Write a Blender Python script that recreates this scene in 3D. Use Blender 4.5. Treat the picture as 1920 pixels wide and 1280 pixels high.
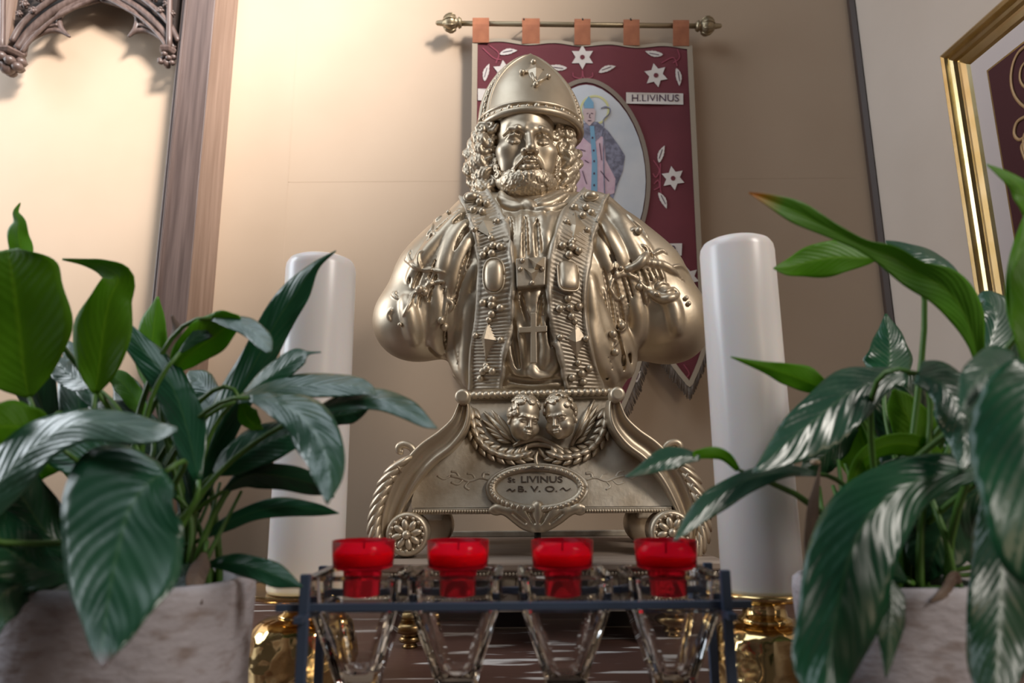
import bpy, math, random, time
import numpy as np
from mathutils import Vector, Matrix, Euler
from mathutils.bvhtree import BVHTree
T0 = time.time()
for o in list(bpy.data.objects): bpy.data.objects.remove(o)
SC = bpy.context.scene
COL = SC.collection
PI = math.pi
R = math.radians
rnd = random.Random(7)

# ------------------------------------------------------------------ camera
CAM = Vector((0, 0, 1.2)); FPX = 1280.0
PITCH, ROLL = R(11.6), R(0.45)
FWD = Vector((0, math.cos(PITCH), math.sin(PITCH)))
_r0 = Vector((1, 0, 0)); _u0 = Vector((0, -math.sin(PITCH), math.cos(PITCH)))
RIGHT = _r0*math.cos(ROLL) - _u0*math.sin(ROLL)
UP = _r0*math.sin(ROLL) + _u0*math.cos(ROLL)
cd = bpy.data.cameras.new('camera'); cam = bpy.data.objects.new('camera', cd); COL.objects.link(cam)
m = Matrix((RIGHT, UP, -FWD)).transposed().to_4x4(); m.translation = CAM
cam.matrix_world = m
cd.sensor_width = 36; cd.lens = 24; cd.clip_start = 0.02
cd.dof.use_dof = True; cd.dof.focus_distance = 1.05; cd.dof.aperture_fstop = 5.0
SC.camera = cam

# ------------------------------------------------------------------ world, lights, exposure
w = bpy.data.worlds.new('world'); SC.world = w; w.use_nodes = True
w.node_tree.nodes['Background'].inputs[0].default_value = (0.60, 0.52, 0.47, 1)
w.node_tree.nodes['Background'].inputs[1].default_value = 0.075
def light(name, kind, loc, target, energy, col, **kw):
    l = bpy.data.lights.new(name, kind); o = bpy.data.objects.new(name, l); COL.objects.link(o)
    o.location = loc
    o.rotation_euler = (Vector(target)-Vector(loc)).to_track_quat('-Z', 'Y').to_euler()
    l.energy = energy; l.color = col
    for k, v in kw.items(): setattr(l, k, v)
    return o
light('window_light_side', 'AREA', (-2.7, 1.0, 2.5), (0.4, 1.1, 1.7), 42, (0.88, 0.94, 1.0), shape='RECTANGLE', size=1.0, size_y=1.8)
light('window_light_high', 'AREA', (-0.8, 0.45, 3.2), (0, 0.9, 1.3), 12, (0.80, 0.90, 1.0), shape='RECTANGLE', size=1.2, size_y=1.2)
light('window_light_right', 'AREA', (2.1, -1.0, 3.2), (0.0, 1.5, 1.6), 46, (1.0, 0.93, 0.85), shape='RECTANGLE', size=0.7, size_y=0.9)
light('sunbeam_spot', 'SPOT', (1.4, -1.2, 3.9), (-0.98, 1.65, 2.50), 1700, (1.0, 0.94, 0.90), spot_size=R(28), spot_blend=0.85, shadow_soft_size=0.45)
light('warm_lamp', 'AREA', (1.6, -1.2, 1.5), (0.1, 1.0, 1.3), 5, (1.0, 0.78, 0.55), shape='RECTANGLE', size=0.6, size_y=0.9)
SC.view_settings.view_transform = 'Standard'; SC.view_settings.look = 'None'
SC.view_settings.gamma = 1; SC.view_settings.use_curve_mapping = False
SC.view_settings.exposure = 0.20

# ------------------------------------------------------------------ placing
def ray(px, py): return FWD + RIGHT*((px-960)/FPX) + UP*((640-py)/FPX)
def at(px, py, Y):
    d = ray(px, py); return CAM + d*(Y/d.y)
def atz(px, py, z):
    d = ray(px, py); return CAM + d*((z-CAM.z)/d.z)
def pxm(px, py, Y):                 # metres per pixel there
    d = ray(px, py); return (Y/d.y)/FPX

# ------------------------------------------------------------------ materials
def mat(name, col, rough=0.6, metal=0.0, col2=None, scale=8.0, stretch=(1,1,1), bump=0.0, bscale=None, detail=4,
        ramp=(0.35, 0.65), **kw):
    m = bpy.data.materials.new(name); m.use_nodes = True
    nt = m.node_tree; N = nt.nodes; L = nt.links; b = N['Principled BSDF']
    b.inputs['Base Color'].default_value = (*col, 1); b.inputs['Roughness'].default_value = rough; b.inputs['Metallic'].default_value = metal
    for k, v in kw.items(): b.inputs[k.replace('_', ' ')].default_value = v
    if col2 or bump:
        tc = N.new('ShaderNodeTexCoord'); mp = N.new('ShaderNodeMapping'); L.new(tc.outputs['Object'], mp.inputs[0])
        mp.inputs['Scale'].default_value = stretch
        nz = N.new('ShaderNodeTexNoise'); nz.inputs['Scale'].default_value = scale; nz.inputs['Detail'].default_value = detail
        L.new(mp.outputs[0], nz.inputs[0])
        if col2:
            rp = N.new('ShaderNodeValToRGB'); L.new(nz.outputs[0], rp.inputs[0])
            rp.color_ramp.elements[0].position, rp.color_ramp.elements[1].position = ramp
            rp.color_ramp.elements[0].color = (*col, 1); rp.color_ramp.elements[1].color = (*col2, 1)
            L.new(rp.outputs[0], b.inputs['Base Color'])
        if bump:
            n2 = nz
            if bscale:
                n2 = N.new('ShaderNodeTexNoise'); n2.inputs['Scale'].default_value = bscale; n2.inputs['Detail'].default_value = 3
                L.new(mp.outputs[0], n2.inputs[0])
            bp = N.new('ShaderNodeBump'); bp.inputs['Strength'].default_value = bump; bp.inputs['Distance'].default_value = 0.002
            L.new(n2.outputs[0], bp.inputs['Height']); L.new(bp.outputs[0], b.inputs['Normal'])
    return m
M = {}
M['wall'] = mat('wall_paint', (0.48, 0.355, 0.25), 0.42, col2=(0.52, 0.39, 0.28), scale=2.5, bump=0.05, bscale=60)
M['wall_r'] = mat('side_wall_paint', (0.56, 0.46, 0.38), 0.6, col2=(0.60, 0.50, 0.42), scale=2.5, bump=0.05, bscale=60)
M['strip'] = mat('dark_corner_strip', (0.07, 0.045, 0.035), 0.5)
M['floor'] = mat('floor_tile', (0.20, 0.15, 0.12), 0.5, col2=(0.26, 0.2, 0.16))
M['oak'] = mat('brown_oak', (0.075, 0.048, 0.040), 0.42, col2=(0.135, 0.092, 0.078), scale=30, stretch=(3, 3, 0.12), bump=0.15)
M['oak_pale_lit'] = mat('pale_lit_oak', (0.165, 0.105, 0.075), 0.42, col2=(0.23, 0.155, 0.115), scale=30, stretch=(3, 3, 0.12), bump=0.15)  # paler copy of the oak; light on the chamfer is put into its colour
M['gold'] = mat('gold_paint', (0.50, 0.41, 0.30), 0.43, 0.80, col2=(0.60, 0.51, 0.39), scale=14, bump=0.12, bscale=90)
M['gold_dull'] = mat('aged_gold_paint', (0.36, 0.29, 0.21), 0.5, 0.5, col2=(0.56, 0.50, 0.41), scale=22, bump=0.3, bscale=120, ramp=(0.3, 0.7))
M['gold_dark'] = mat('engraved_gold', (0.10, 0.07, 0.05), 0.5, 0.6)
M['brass'] = mat('polished_brass', (0.72, 0.52, 0.24), 0.12, 1.0)
M['brass_old'] = mat('old_brass', (0.40, 0.28, 0.13), 0.3, 1.0, col2=(0.28, 0.18, 0.08), scale=20)
M['wax'] = mat('white_wax', (0.78, 0.75, 0.75), 0.28, 0.0, Subsurface_Weight=0.25, Subsurface_Scale=0.02)
M['wick'] = mat('wick', (0.05, 0.04, 0.03), 0.9)
M['steel_blue'] = mat('blue_grey_metal', (0.055, 0.080, 0.135), 0.4, 0.1)
M['red_cup'] = mat('red_plastic', (0.93, 0.012, 0.045), 0.12, 0.0, Transmission_Weight=0.85, IOR=1.12)
M['red_wax'] = mat('red_wax', (0.95, 0.55, 0.50), 0.5, 0.0, Subsurface_Weight=1.0, Subsurface_Scale=0.03, Emission_Strength=0.0)
M['glass'] = mat('clear_glass', (0.96, 0.95, 0.93), 0.03, 0.0, Transmission_Weight=1.0, IOR=1.45)
M['pot'] = mat('whitewashed_stone', (0.42, 0.39, 0.42), 0.75, col2=(0.27, 0.22, 0.21), scale=55, stretch=(1, 1, 2.2), bump=0.8, bscale=70, detail=6, ramp=(0.50, 0.72))
M['soil'] = mat('soil', (0.03, 0.02, 0.015), 0.95, bump=0.8, scale=60)
M['stone'] = mat('carved_grey_paint', (0.20, 0.165, 0.14), 0.6, col2=(0.33, 0.29, 0.25), scale=30, bump=0.4)
M['stone_light'] = mat('cream_carving', (0.45, 0.40, 0.32), 0.5, col2=(0.3, 0.25, 0.19), scale=30)
M['shelf'] = mat('shelf_wood', (0.25, 0.19, 0.15), 0.45, col2=(0.34, 0.27, 0.22), scale=12, stretch=(0.3, 3, 1), bump=0.2)
M['dark'] = mat('dark_wood_and_shade', (0.030, 0.020, 0.016), 0.6)  # also serves as painted shade under the shelf and in the frieze gaps
M['worn'] = mat('worn_painted_wood', (0.10, 0.050, 0.038), 0.42, col2=(0.62, 0.58, 0.56), scale=34, stretch=(0.22, 1.6, 1), bump=0.4, detail=9, ramp=(0.60, 0.66))
M['burgundy'] = mat('burgundy_cloth', (0.118, 0.013, 0.022), 0.75, col2=(0.15, 0.019, 0.029), scale=5, bump=0.25, bscale=300, Sheen_Weight=0.15)
M['trim'] = mat('beige_cloth_border', (0.40, 0.33, 0.25), 0.85, bump=0.2, bscale=300)
M['fringe'] = mat('grey_fringe', (0.16, 0.125, 0.10), 0.85)
M['white_felt'] = mat('cream_felt', (0.66, 0.60, 0.56), 0.9, bump=0.3, bscale=300)
M['tab'] = mat('terracotta_tab', (0.42, 0.155, 0.075), 0.8, col2=(0.34, 0.12, 0.06), scale=40)
M['pale'] = mat('pale_painted_cloth', (0.50, 0.53, 0.58), 0.85, col2=(0.58, 0.59, 0.62), scale=12)
M['oval_border'] = mat('taupe_braid', (0.24, 0.19, 0.15), 0.8)
M['pink'] = mat('pink_paint', (0.52, 0.34, 0.42), 0.85, col2=(0.60, 0.44, 0.50), scale=40)
M['blue'] = mat('blue_paint', (0.17, 0.33, 0.47), 0.85)
M['greyblue'] = mat('grey_blue_paint', (0.13, 0.125, 0.17), 0.85, col2=(0.24, 0.24, 0.32), scale=70, ramp=(0.4, 0.6))
M['yellow'] = mat('yellow_paint', (0.58, 0.56, 0.28), 0.85)
M['skin'] = mat('skin_paint', (0.50, 0.38, 0.38), 0.85)
M['thread'] = mat('dark_thread', (0.07, 0.03, 0.06), 0.8)
M['red_thread'] = mat('rose_thread', (0.30, 0.06, 0.09), 0.8)
M['frame_gold'] = mat('gilt_frame', (0.62, 0.46, 0.20), 0.27, 1.0, col2=(0.72, 0.56, 0.30), scale=20)
M['mat_board'] = mat('mat_board', (0.57, 0.49, 0.47), 0.8)
M['maroon'] = mat('maroon_cloth', (0.060, 0.010, 0.012), 0.8, bump=0.2, bscale=300)
M['embroidery'] = mat('gold_embroidery', (0.45, 0.28, 0.14), 0.5, 0.3)
M['hook'] = mat('dark_iron', (0.04, 0.035, 0.03), 0.5, 0.6)
M['rodgold'] = mat('rod_brass_paint', (0.34, 0.27, 0.17), 0.4, 0.7)
M['dry'] = mat('dried_leaf', (0.08, 0.045, 0.03), 0.7, col2=(0.16, 0.11, 0.08), scale=30)
M['cream_bud'] = mat('cream_bud', (0.55, 0.42, 0.30), 0.7)
def leafmat(name, base, base2, rough, trans, tipcol=None, spec=0.5, bmp=.13):
    m = bpy.data.materials.new(name); m.use_nodes = True; nt = m.node_tree; N = nt.nodes; L = nt.links
    b = N['Principled BSDF']; out = N['Material Output']
    uv = N.new('ShaderNodeTexCoord'); sp = N.new('ShaderNodeSeparateXYZ'); L.new(uv.outputs['UV'], sp.inputs[0])
    nz = N.new('ShaderNodeTexNoise'); nz.inputs['Scale'].default_value = 18; L.new(uv.outputs['Object'], nz.inputs[0])
    rp = N.new('ShaderNodeValToRGB'); L.new(nz.outputs[0], rp.inputs[0])
    rp.color_ramp.elements[0].position = .35; rp.color_ramp.elements[1].position = .65
    rp.color_ramp.elements[0].color = (*base, 1); rp.color_ramp.elements[1].color = (*base2, 1)
    # midrib lighter
    ab = N.new('ShaderNodeMath'); ab.operation = 'SUBTRACT'; L.new(sp.outputs['Y'], ab.inputs[0]); ab.inputs[1].default_value = .5
    a2 = N.new('ShaderNodeMath'); a2.operation = 'ABSOLUTE'; L.new(ab.outputs[0], a2.inputs[0])
    r2 = N.new('ShaderNodeMapRange'); L.new(a2.outputs[0], r2.inputs[0]); r2.inputs[1].default_value = 0.0; r2.inputs[2].default_value = .035; r2.inputs[3].default_value = .55; r2.inputs[4].default_value = 0
    mx = N.new('ShaderNodeMix'); mx.data_type = 'RGBA'; L.new(r2.outputs[0], mx.inputs[0]); L.new(rp.outputs[0], mx.inputs[6])
    mx.inputs[7].default_value = (base[0]*2+.04, base[1]*1.5+.05, base[2]*1.5+.01, 1)
    last = mx.outputs[2]
    if tipcol:
        r3 = N.new('ShaderNodeMapRange'); L.new(sp.outputs['X'], r3.inputs[0]); r3.inputs[1].default_value = .86; r3.inputs[2].default_value = .97
        m3 = N.new('ShaderNodeMix'); m3.data_type = 'RGBA'; L.new(r3.outputs[0], m3.inputs[0]); L.new(last, m3.inputs[6]); m3.inputs[7].default_value = (*tipcol, 1)
        last = m3.outputs[2]
    L.new(last, b.inputs['Base Color']); b.inputs['Roughness'].default_value = rough; b.inputs['Specular IOR Level'].default_value = spec
    wv = N.new('ShaderNodeTexWave'); wv.inputs['Scale'].default_value = 4.5; wv.inputs['Distortion'].default_value = 3
    cmb = N.new('ShaderNodeCombineXYZ'); sb = N.new('ShaderNodeMath'); sb.operation = 'MULTIPLY_ADD'
    L.new(a2.outputs[0], sb.inputs[0]); sb.inputs[1].default_value = -.55; L.new(sp.outputs['X'], sb.inputs[2]); L.new(sb.outputs[0], cmb.inputs[0])
    L.new(cmb.outputs[0], wv.inputs[0])
    bp = N.new('ShaderNodeBump'); bp.inputs['Strength'].default_value = bmp; bp.inputs['Distance'].default_value = .0022
    L.new(wv.outputs[1], bp.inputs['Height']); L.new(bp.outputs[0], b.inputs['Normal'])
    if trans:
        t = N.new('ShaderNodeBsdfTranslucent'); L.new(last, t.inputs[0]); ms = N.new('ShaderNodeMixShader'); ms.inputs[0].default_value = trans
        L.new(b.outputs[0], ms.inputs[1]); L.new(t.outputs[0], ms.inputs[2]); L.new(ms.outputs[0], out.inputs[0])
    return m
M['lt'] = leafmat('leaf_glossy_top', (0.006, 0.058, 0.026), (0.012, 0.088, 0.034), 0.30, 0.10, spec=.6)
M['lp'] = leafmat('leaf_pale_top', (0.014, 0.070, 0.040), (0.030, 0.098, 0.056), 0.28, 0.10, spec=.9)
M['lu'] = leafmat('leaf_underside', (0.105, 0.270, 0.010), (0.14, 0.33, 0.015), 0.50, 0.60, spec=.25, bmp=.10)
M['lb'] = leafmat('leaf_bright', (0.12, 0.34, 0.012), (0.16, 0.42, 0.02), 0.42, 0.5, spec=.35, bmp=.12)
M['ly'] = leafmat('leaf_yellow_tip', (0.085, 0.28, 0.012), (0.12, 0.34, 0.02), 0.42, 0.45, (0.55, 0.25, 0.03), spec=.4)
M['lbr'] = leafmat('leaf_brown_tip', (0.008, 0.066, 0.032), (0.016, 0.095, 0.042), 0.32, 0.12, (0.10, 0.05, 0.04), spec=.7)
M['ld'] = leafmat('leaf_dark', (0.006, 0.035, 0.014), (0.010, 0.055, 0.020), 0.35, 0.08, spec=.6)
M['stem'] = mat('green_stalk', (0.060, 0.150, 0.020), 0.45)
# ------------------------------------------------------------------ mesh helpers
def tag(o, label=None, cat=None, group=None, kind=None):
    if label: o['label'] = label
    if cat: o['category'] = cat
    if group: o['group'] = group
    if kind: o['kind'] = kind
    return o
def empty(name, loc, label=None, cat=None, group=None):
    o = bpy.data.objects.new(name, None); COL.objects.link(o); o.location = loc; o.empty_display_size = .02
    bpy.context.view_layer.update() if False else None
    return tag(o, label, cat, group)
def mesh(name, V, F, m=None, parent=None, smooth=True):
    """V in world metres; when parented to an Empty/mesh the vertices become local to its world location."""
    me = bpy.data.meshes.new(name)
    V = np.asarray([tuple(v) for v in V] if not isinstance(V, np.ndarray) else V, dtype=np.float64)
    off = wloc(parent) if parent else np.zeros(3)
    # the object's own origin: centre of its vertices
    c = (V.min(0)+V.max(0))/2
    me.from_pydata((V-c).tolist() if len(V) < 60000 else [], [], F if len(V) < 60000 else [])
    if len(V) >= 60000:
        fill_mesh(me, V-c, F)
    if smooth: me.polygons.foreach_set('use_smooth', [True]*len(me.polygons))
    me.update()
    o = bpy.data.objects.new(name, me); COL.objects.link(o)
    if m: me.materials.append(M[m] if isinstance(m, str) else m)
    if parent: o.parent = parent
    o.location = Vector(c-off)
    WL[o.name] = c
    return o
def fill_mesh(me, V, F):
    F = np.asarray(F, dtype=np.int32); n = len(F)
    me.vertices.add(len(V)); me.vertices.foreach_set('co', V.astype(np.float32).ravel())
    me.loops.add(n*4); me.loops.foreach_set('vertex_index', F.ravel())
    me.polygons.add(n); me.polygons.foreach_set('loop_start', np.arange(0, n*4, 4, dtype=np.int32))
    me.polygons.foreach_set('loop_total', np.full(n, 4, dtype=np.int32)); me.update(calc_edges=True)
WL = {}
def wloc(o):
    if o.name in WL: return WL[o.name]
    p = np.zeros(3)
    while o: p = p + np.array(o.location); o = o.parent
    return p
class MB:
    def __init__(s): s.V = []; s.F = []
    def add(s, V, F):
        n = len(s.V); s.V += [Vector(v) for v in V]; s.F += [tuple(i+n for i in f) for f in F]; return s
    def box(s, lo, hi):
        (a, b, c), (d, e, f) = lo, hi
        return s.add([(a,b,c),(d,b,c),(d,e,c),(a,e,c),(a,b,f),(d,b,f),(d,e,f),(a,e,f)],
                     [(0,3,2,1),(4,5,6,7),(0,1,5,4),(1,2,6,5),(2,3,7,6),(3,0,4,7)])
    def prism(s, pts, dv):     # pts: planar loop of Vectors, dv: extrusion vector
        n = len(pts); dv = Vector(dv)
        return s.add(list(pts)+[Vector(p)+dv for p in pts], [tuple(range(n))[::-1], tuple(range(n, 2*n))] +
                     [(i, (i+1) % n, n+(i+1) % n, n+i) for i in range(n)])
    def lathe(s, c, prof, n=32, axis=(0,0,1)):      # prof: list of (r, h)
        q = Vector((0,0,1)).rotation_difference(Vector(axis)); V = []; c = Vector(c)
        for r, h in prof:
            for k in range(n):
                a = 2*PI*k/n; V.append(c + q @ Vector((r*math.cos(a), r*math.sin(a), h)))
        F = [(j*n+k, j*n+(k+1) % n, (j+1)*n+(k+1) % n, (j+1)*n+k) for j in range(len(prof)-1) for k in range(n)]
        F.append(tuple(range(n))[::-1]); F.append(tuple((len(prof)-1)*n+k for k in range(n)))
        return s.add(V, F)
    def tube(s, pts, rad, n=8, flat=None):
        pts = [Vector(p) for p in pts]; N = len(pts)
        if not hasattr(rad, '__len__'): rad = [rad]*N
        V = []; prev = None
        for i, p in enumerate(pts):
            t = (pts[min(i+1, N-1)]-pts[max(i-1, 0)]).normalized()
            if prev is None:
                u = t.cross(Vector((0, 1, 0)) if abs(t.y) < .9 else Vector((1, 0, 0))).normalized()
            else:
                u = (prev - t*prev.dot(t)).normalized()
            prev = u; v = t.cross(u)
            for k in range(n):
                a = 2*PI*(k+.5)/n; V.append(p + u*(math.cos(a)*rad[i]) + v*(math.sin(a)*rad[i]*(flat or 1)))
        F = [(j*n+k, j*n+(k+1) % n, (j+1)*n+(k+1) % n, (j+1)*n+k) for j in range(N-1) for k in range(n)]
        F.append(tuple(range(n))[::-1]); F.append(tuple((N-1)*n+k for k in range(n)))
        return s.add(V, F)
    def ball(s, c, r, n=12, sc=(1,1,1), rot=None):
        V = []; m = n//2
        for j in range(m+1):
            ph = PI*j/m
            for k in range(n):
                a = 2*PI*k/n
                p = Vector((math.sin(ph)*math.cos(a)*sc[0], math.sin(ph)*math.sin(a)*sc[1], math.cos(ph)*sc[2]))*r
                if rot: p = rot @ p
                V.append(Vector(c)+p)
        F = [(j*n+k, (j+1)*n+k, (j+1)*n+(k+1) % n, j*n+(k+1) % n) for j in range(m) for k in range(n)]
        return s.add(V, F)
    def build(s, name, m, parent=None, smooth=True, bevel=0, angle=None):
        o = mesh(name, s.V, s.F, m, parent, smooth)
        if bevel:
            md = o.modifiers.new('bevel', 'BEVEL'); md.width = bevel; md.segments = 2; md.limit_method = 'ANGLE'; md.angle_limit = R(40)
        if smooth and angle:
            try: o.data.set_sharp_from_angle(angle=R(angle))
            except Exception: pass
        return o
def spline(P, n=8):
    """Catmull-Rom through tuples, n samples per span."""
    P = [np.array(p, float) for p in P]
    if len(P) < 3:
        return [tuple(P[0]+(P[1]-P[0])*i/n) for i in range(n+1)]
    Q = [2*P[0]-P[1]] + P + [2*P[-1]-P[-2]]; out = []
    for i in range(1, len(Q)-2):
        for j in range(n):
            t = j/n; a, b, c, d = Q[i-1:i+3]
            out.append(tuple(.5*((2*b)+(c-a)*t+(2*a-5*b+4*c-d)*t*t+(3*b-a-3*c+d)*t**3)))
    out.append(tuple(P[-1])); return out

# ------------------------------------------------------------------ sculpting with a signed distance grid
class SDF:
    def __init__(s, lo, hi, h):
        s.lo = np.array(lo, float); s.h = h
        s.n = np.ceil((np.array(hi)-s.lo)/h).astype(int)+1
        s.ax = [(s.lo[i]+np.arange(s.n[i])*h).astype(np.float32) for i in range(3)]
        s.F = np.full(s.n, 30*h, np.float32)
    def sl(s, lo, hi):
        a = np.clip(np.floor((np.array(lo)-s.lo)/s.h).astype(int), 0, s.n); b = np.clip(np.ceil((np.array(hi)-s.lo)/s.h).astype(int)+1, 0, s.n)
        return tuple(slice(a[i], max(b[i], a[i])) for i in range(3))
    def put(s, fn, lo, hi, k, mode='+'):
        mg = k+2.5*s.h
        q = s.sl(np.array(lo)-mg, np.array(hi)+mg); A = s.F[q]
        if A.size == 0: return
        X = s.ax[0][q[0]][:, None, None]; Y = s.ax[1][q[1]][None, :, None]; Z = s.ax[2][q[2]][None, None, :]
        d = fn(X, Y, Z)
        if mode == '-': d = -d
        k = max(k, 1e-6)
        hh = np.clip(1-np.abs(A-d)/k, 0, 1)**2*(k/4)
        s.F[q] = np.minimum(A, d)-hh if mode == '+' else np.maximum(A, d)+hh
    def cap(s, a, b, ra, rb=None, k=.01, mode='+'):
        a = np.array(a, float); b = np.array(b, float); rb = ra if rb is None else rb; ba = b-a; L2 = max(float(ba@ba), 1e-12)
        def fn(X, Y, Z):
            t = np.clip(((X-a[0])*ba[0]+(Y-a[1])*ba[1]+(Z-a[2])*ba[2])/L2, 0, 1)
            return np.sqrt((X-a[0]-t*ba[0])**2+(Y-a[1]-t*ba[1])**2+(Z-a[2]-t*ba[2])**2)-(ra+(rb-ra)*t)
        r = max(ra, rb); s.put(fn, np.minimum(a, b)-r, np.maximum(a, b)+r, k, mode)
    def chain(s, P, rad, k=.01, mode='+'):
        N = len(P)
        if not hasattr(rad, '__len__'): rad = [rad]*N
        for i in range(N-1): s.cap(P[i], P[i+1], rad[i], rad[i+1], k, mode)
    def ell(s, c, r, k=.01, mode='+', rot=None):
        c = np.array(c, float); r = np.array(r, float)
        Rm = np.array(rot.to_matrix() if hasattr(rot, 'to_matrix') else rot).T if rot is not None else None
        def fn(X, Y, Z):
            x, y, z = X-c[0], Y-c[1], Z-c[2]
            if Rm is not None: x, y, z = (Rm[0,0]*x+Rm[0,1]*y+Rm[0,2]*z, Rm[1,0]*x+Rm[1,1]*y+Rm[1,2]*z, Rm[2,0]*x+Rm[2,1]*y+Rm[2,2]*z)
            k0 = np.sqrt((x/r[0])**2+(y/r[1])**2+(z/r[2])**2); k1 = np.sqrt((x/r[0]**2)**2+(y/r[1]**2)**2+(z/r[2]**2)**2)+1e-9
            return k0*(k0-1)/k1
        e = r if rot is None else np.array([max(r)]*3)
        s.put(fn, c-e, c+e, k, mode)
    def mesh(s):
        F = s.F; S = F < 0; n = np.array(F.shape)
        acc = np.zeros(n-1, np.int8)
        for dx in (0, 1):
            for dy in (0, 1):
                for dz in (0, 1): acc += S[dx:n[0]-1+dx, dy:n[1]-1+dy, dz:n[2]-1+dz]
        act = (acc > 0) & (acc < 8); I = np.argwhere(act)
        C = np.array([(a, b, c) for a in (0, 1) for b in (0, 1) for c in (0, 1)])
        vals = [F[I[:,0]+c[0], I[:,1]+c[1], I[:,2]+c[2]] for c in C]
        P = np.zeros((len(I), 3)); cnt = np.zeros(len(I))
        for i in range(8):
            for j in range(i+1, 8):
                if np.abs(C[i]-C[j]).sum() != 1: continue
                a, b = vals[i], vals[j]; mk = (a < 0) != (b < 0)
                t = np.where(mk, a/np.where(mk, a-b, 1), 0)
                P += mk[:, None]*(C[i]+(C[j]-C[i])*t[:, None]); cnt += mk
        P = P/cnt[:, None]+I; V = P*s.h+s.lo
        idx = np.full(n-1, -1, np.int32); idx[act] = np.arange(len(I))
        Q = []
        for ax in range(3):
            u, v = [(1, 2), (2, 0), (0, 1)][ax]
            a = [slice(None)]*3; b = [slice(None)]*3; a[ax] = slice(0, -1); b[ax] = slice(1, None)
            for x in (u, v):
                a[x] = slice(1, n[x]-1); b[x] = slice(1, n[x]-1)
            sa, sb = S[tuple(a)], S[tuple(b)]; E = np.argwhere(sa != sb)
            if not len(E): continue
            fl = sa[tuple(E.T)]
            base = E.copy(); base[:, u] += 1; base[:, v] += 1
            def g(du, dv):
                q = base.copy(); q[:, u] -= du; q[:, v] -= dv; return idx[tuple(q.T)]
            q = np.stack([g(1, 1), g(0, 1), g(0, 0), g(1, 0)], 1)
            q[~fl] = q[~fl][:, ::-1]; Q.append(q)
        return V, np.concatenate(Q)
def sdf_obj(name, s, m, parent, xf=None):
    V, F = s.mesh()
    if xf is not None: V = xf(V)
    return mesh_np(name, V, F, m, parent), V, F
def mesh_np(name, V, F, m, parent):
    me = bpy.data.meshes.new(name); c = (V.min(0)+V.max(0))/2; fill_mesh(me, V-c, F)
    me.polygons.foreach_set('use_smooth', np.ones(len(F), bool)); me.materials.append(M[m])
    o = bpy.data.objects.new(name, me); COL.objects.link(o)
    off = wloc(parent) if parent else np.zeros(3)
    if parent: o.parent = parent
    o.location = Vector(c-off); WL[o.name] = c; return o
def bvh(V, F): return BVHTree.FromPolygons([Vector(v) for v in V], [tuple(int(i) for i in f) for f in F])
def cast(bv, px, py, fallbackY=1.05):
    d = ray(px, py).normalized(); h = bv.ray_cast(CAM, d)
    for k in range(1, 16):      # just beside the silhouette: step inwards
        if h[0] is not None and h[0].y < 1.4: break
        h = bv.ray_cast(CAM, ray(px+(3*k if px < 1005 else -3*k), py+k*1.5).normalized())
    if h[0] is None: return at(px, py, fallbackY), Vector((0, -1, 0))
    n = h[1]
    if n.dot(d) > 0: n = -n
    return h[0], n
# ------------------------------------------------------------------ the setting
WY = 1.65
CX = at(1632, 300, WY).x                       # the corner
RD = Vector((0.07, -1, 0)).normalized()        # along the right wall, towards the camera
RN = Vector((-1, -0.07, 0)).normalized()       # its normal, into the room
CORN = Vector((CX, WY, 0))
def rw(px, py, off=0.0):                       # point of the right wall seen at a pixel
    d = ray(px, py); P0 = CORN + RN*off
    t = (P0-CAM).dot(RN)/d.dot(RN); return CAM + d*t
mb = MB().box((-3.0, WY, 0), (CX+.15, WY+.12, 3.8)); tag(mb.build('wall_back', 'wall', smooth=False), kind='structure')
mb = MB(); e = CORN + RD*1.2
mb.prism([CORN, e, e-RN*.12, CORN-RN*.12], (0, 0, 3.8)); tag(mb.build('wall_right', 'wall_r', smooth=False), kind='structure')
tag(MB().box((-3.0, -2.5, -.05), (2.2, WY+.12, 0)).build('floor', 'floor', smooth=False), kind='structure')
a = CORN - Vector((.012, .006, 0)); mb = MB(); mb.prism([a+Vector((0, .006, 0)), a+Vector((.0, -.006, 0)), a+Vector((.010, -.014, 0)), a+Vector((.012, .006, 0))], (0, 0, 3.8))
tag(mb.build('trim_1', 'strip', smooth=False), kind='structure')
# joints of the wall covering: thin raised seams
mb = MB()
p = at(543, 300, WY); mb.box((p.x-.0012, WY-.0003, 1.0), (p.x+.0012, WY+.001, 3.6))
z = at(700, 340, WY).z; mb.box((p.x, WY-.0003, z-.0010), (CX-.02, WY+.001, z+.0010))
tag(mb.build('trim_2', 'wall', smooth=False), kind='structure')

# altar table under everything
TZ = 1.0
tb = empty('altar_table', (0, .9, 0), 'worn brown wooden altar table with flaking white paint, under the red candles', 'table')
MB().box((-1.0, .33, TZ-.035), (.85, 1.45, TZ)).build('tabletop', 'worn', tb, False, bevel=.004)
MB().box((-.95, .40, .0), (.80, 1.42, TZ-.035)).build('table_body', 'dark', tb, False)
MB().box((-.97, .37, TZ-.075), (.82, .40, TZ-.035)).build('edge_moulding', 'worn', tb, False, bevel=.006)

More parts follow.
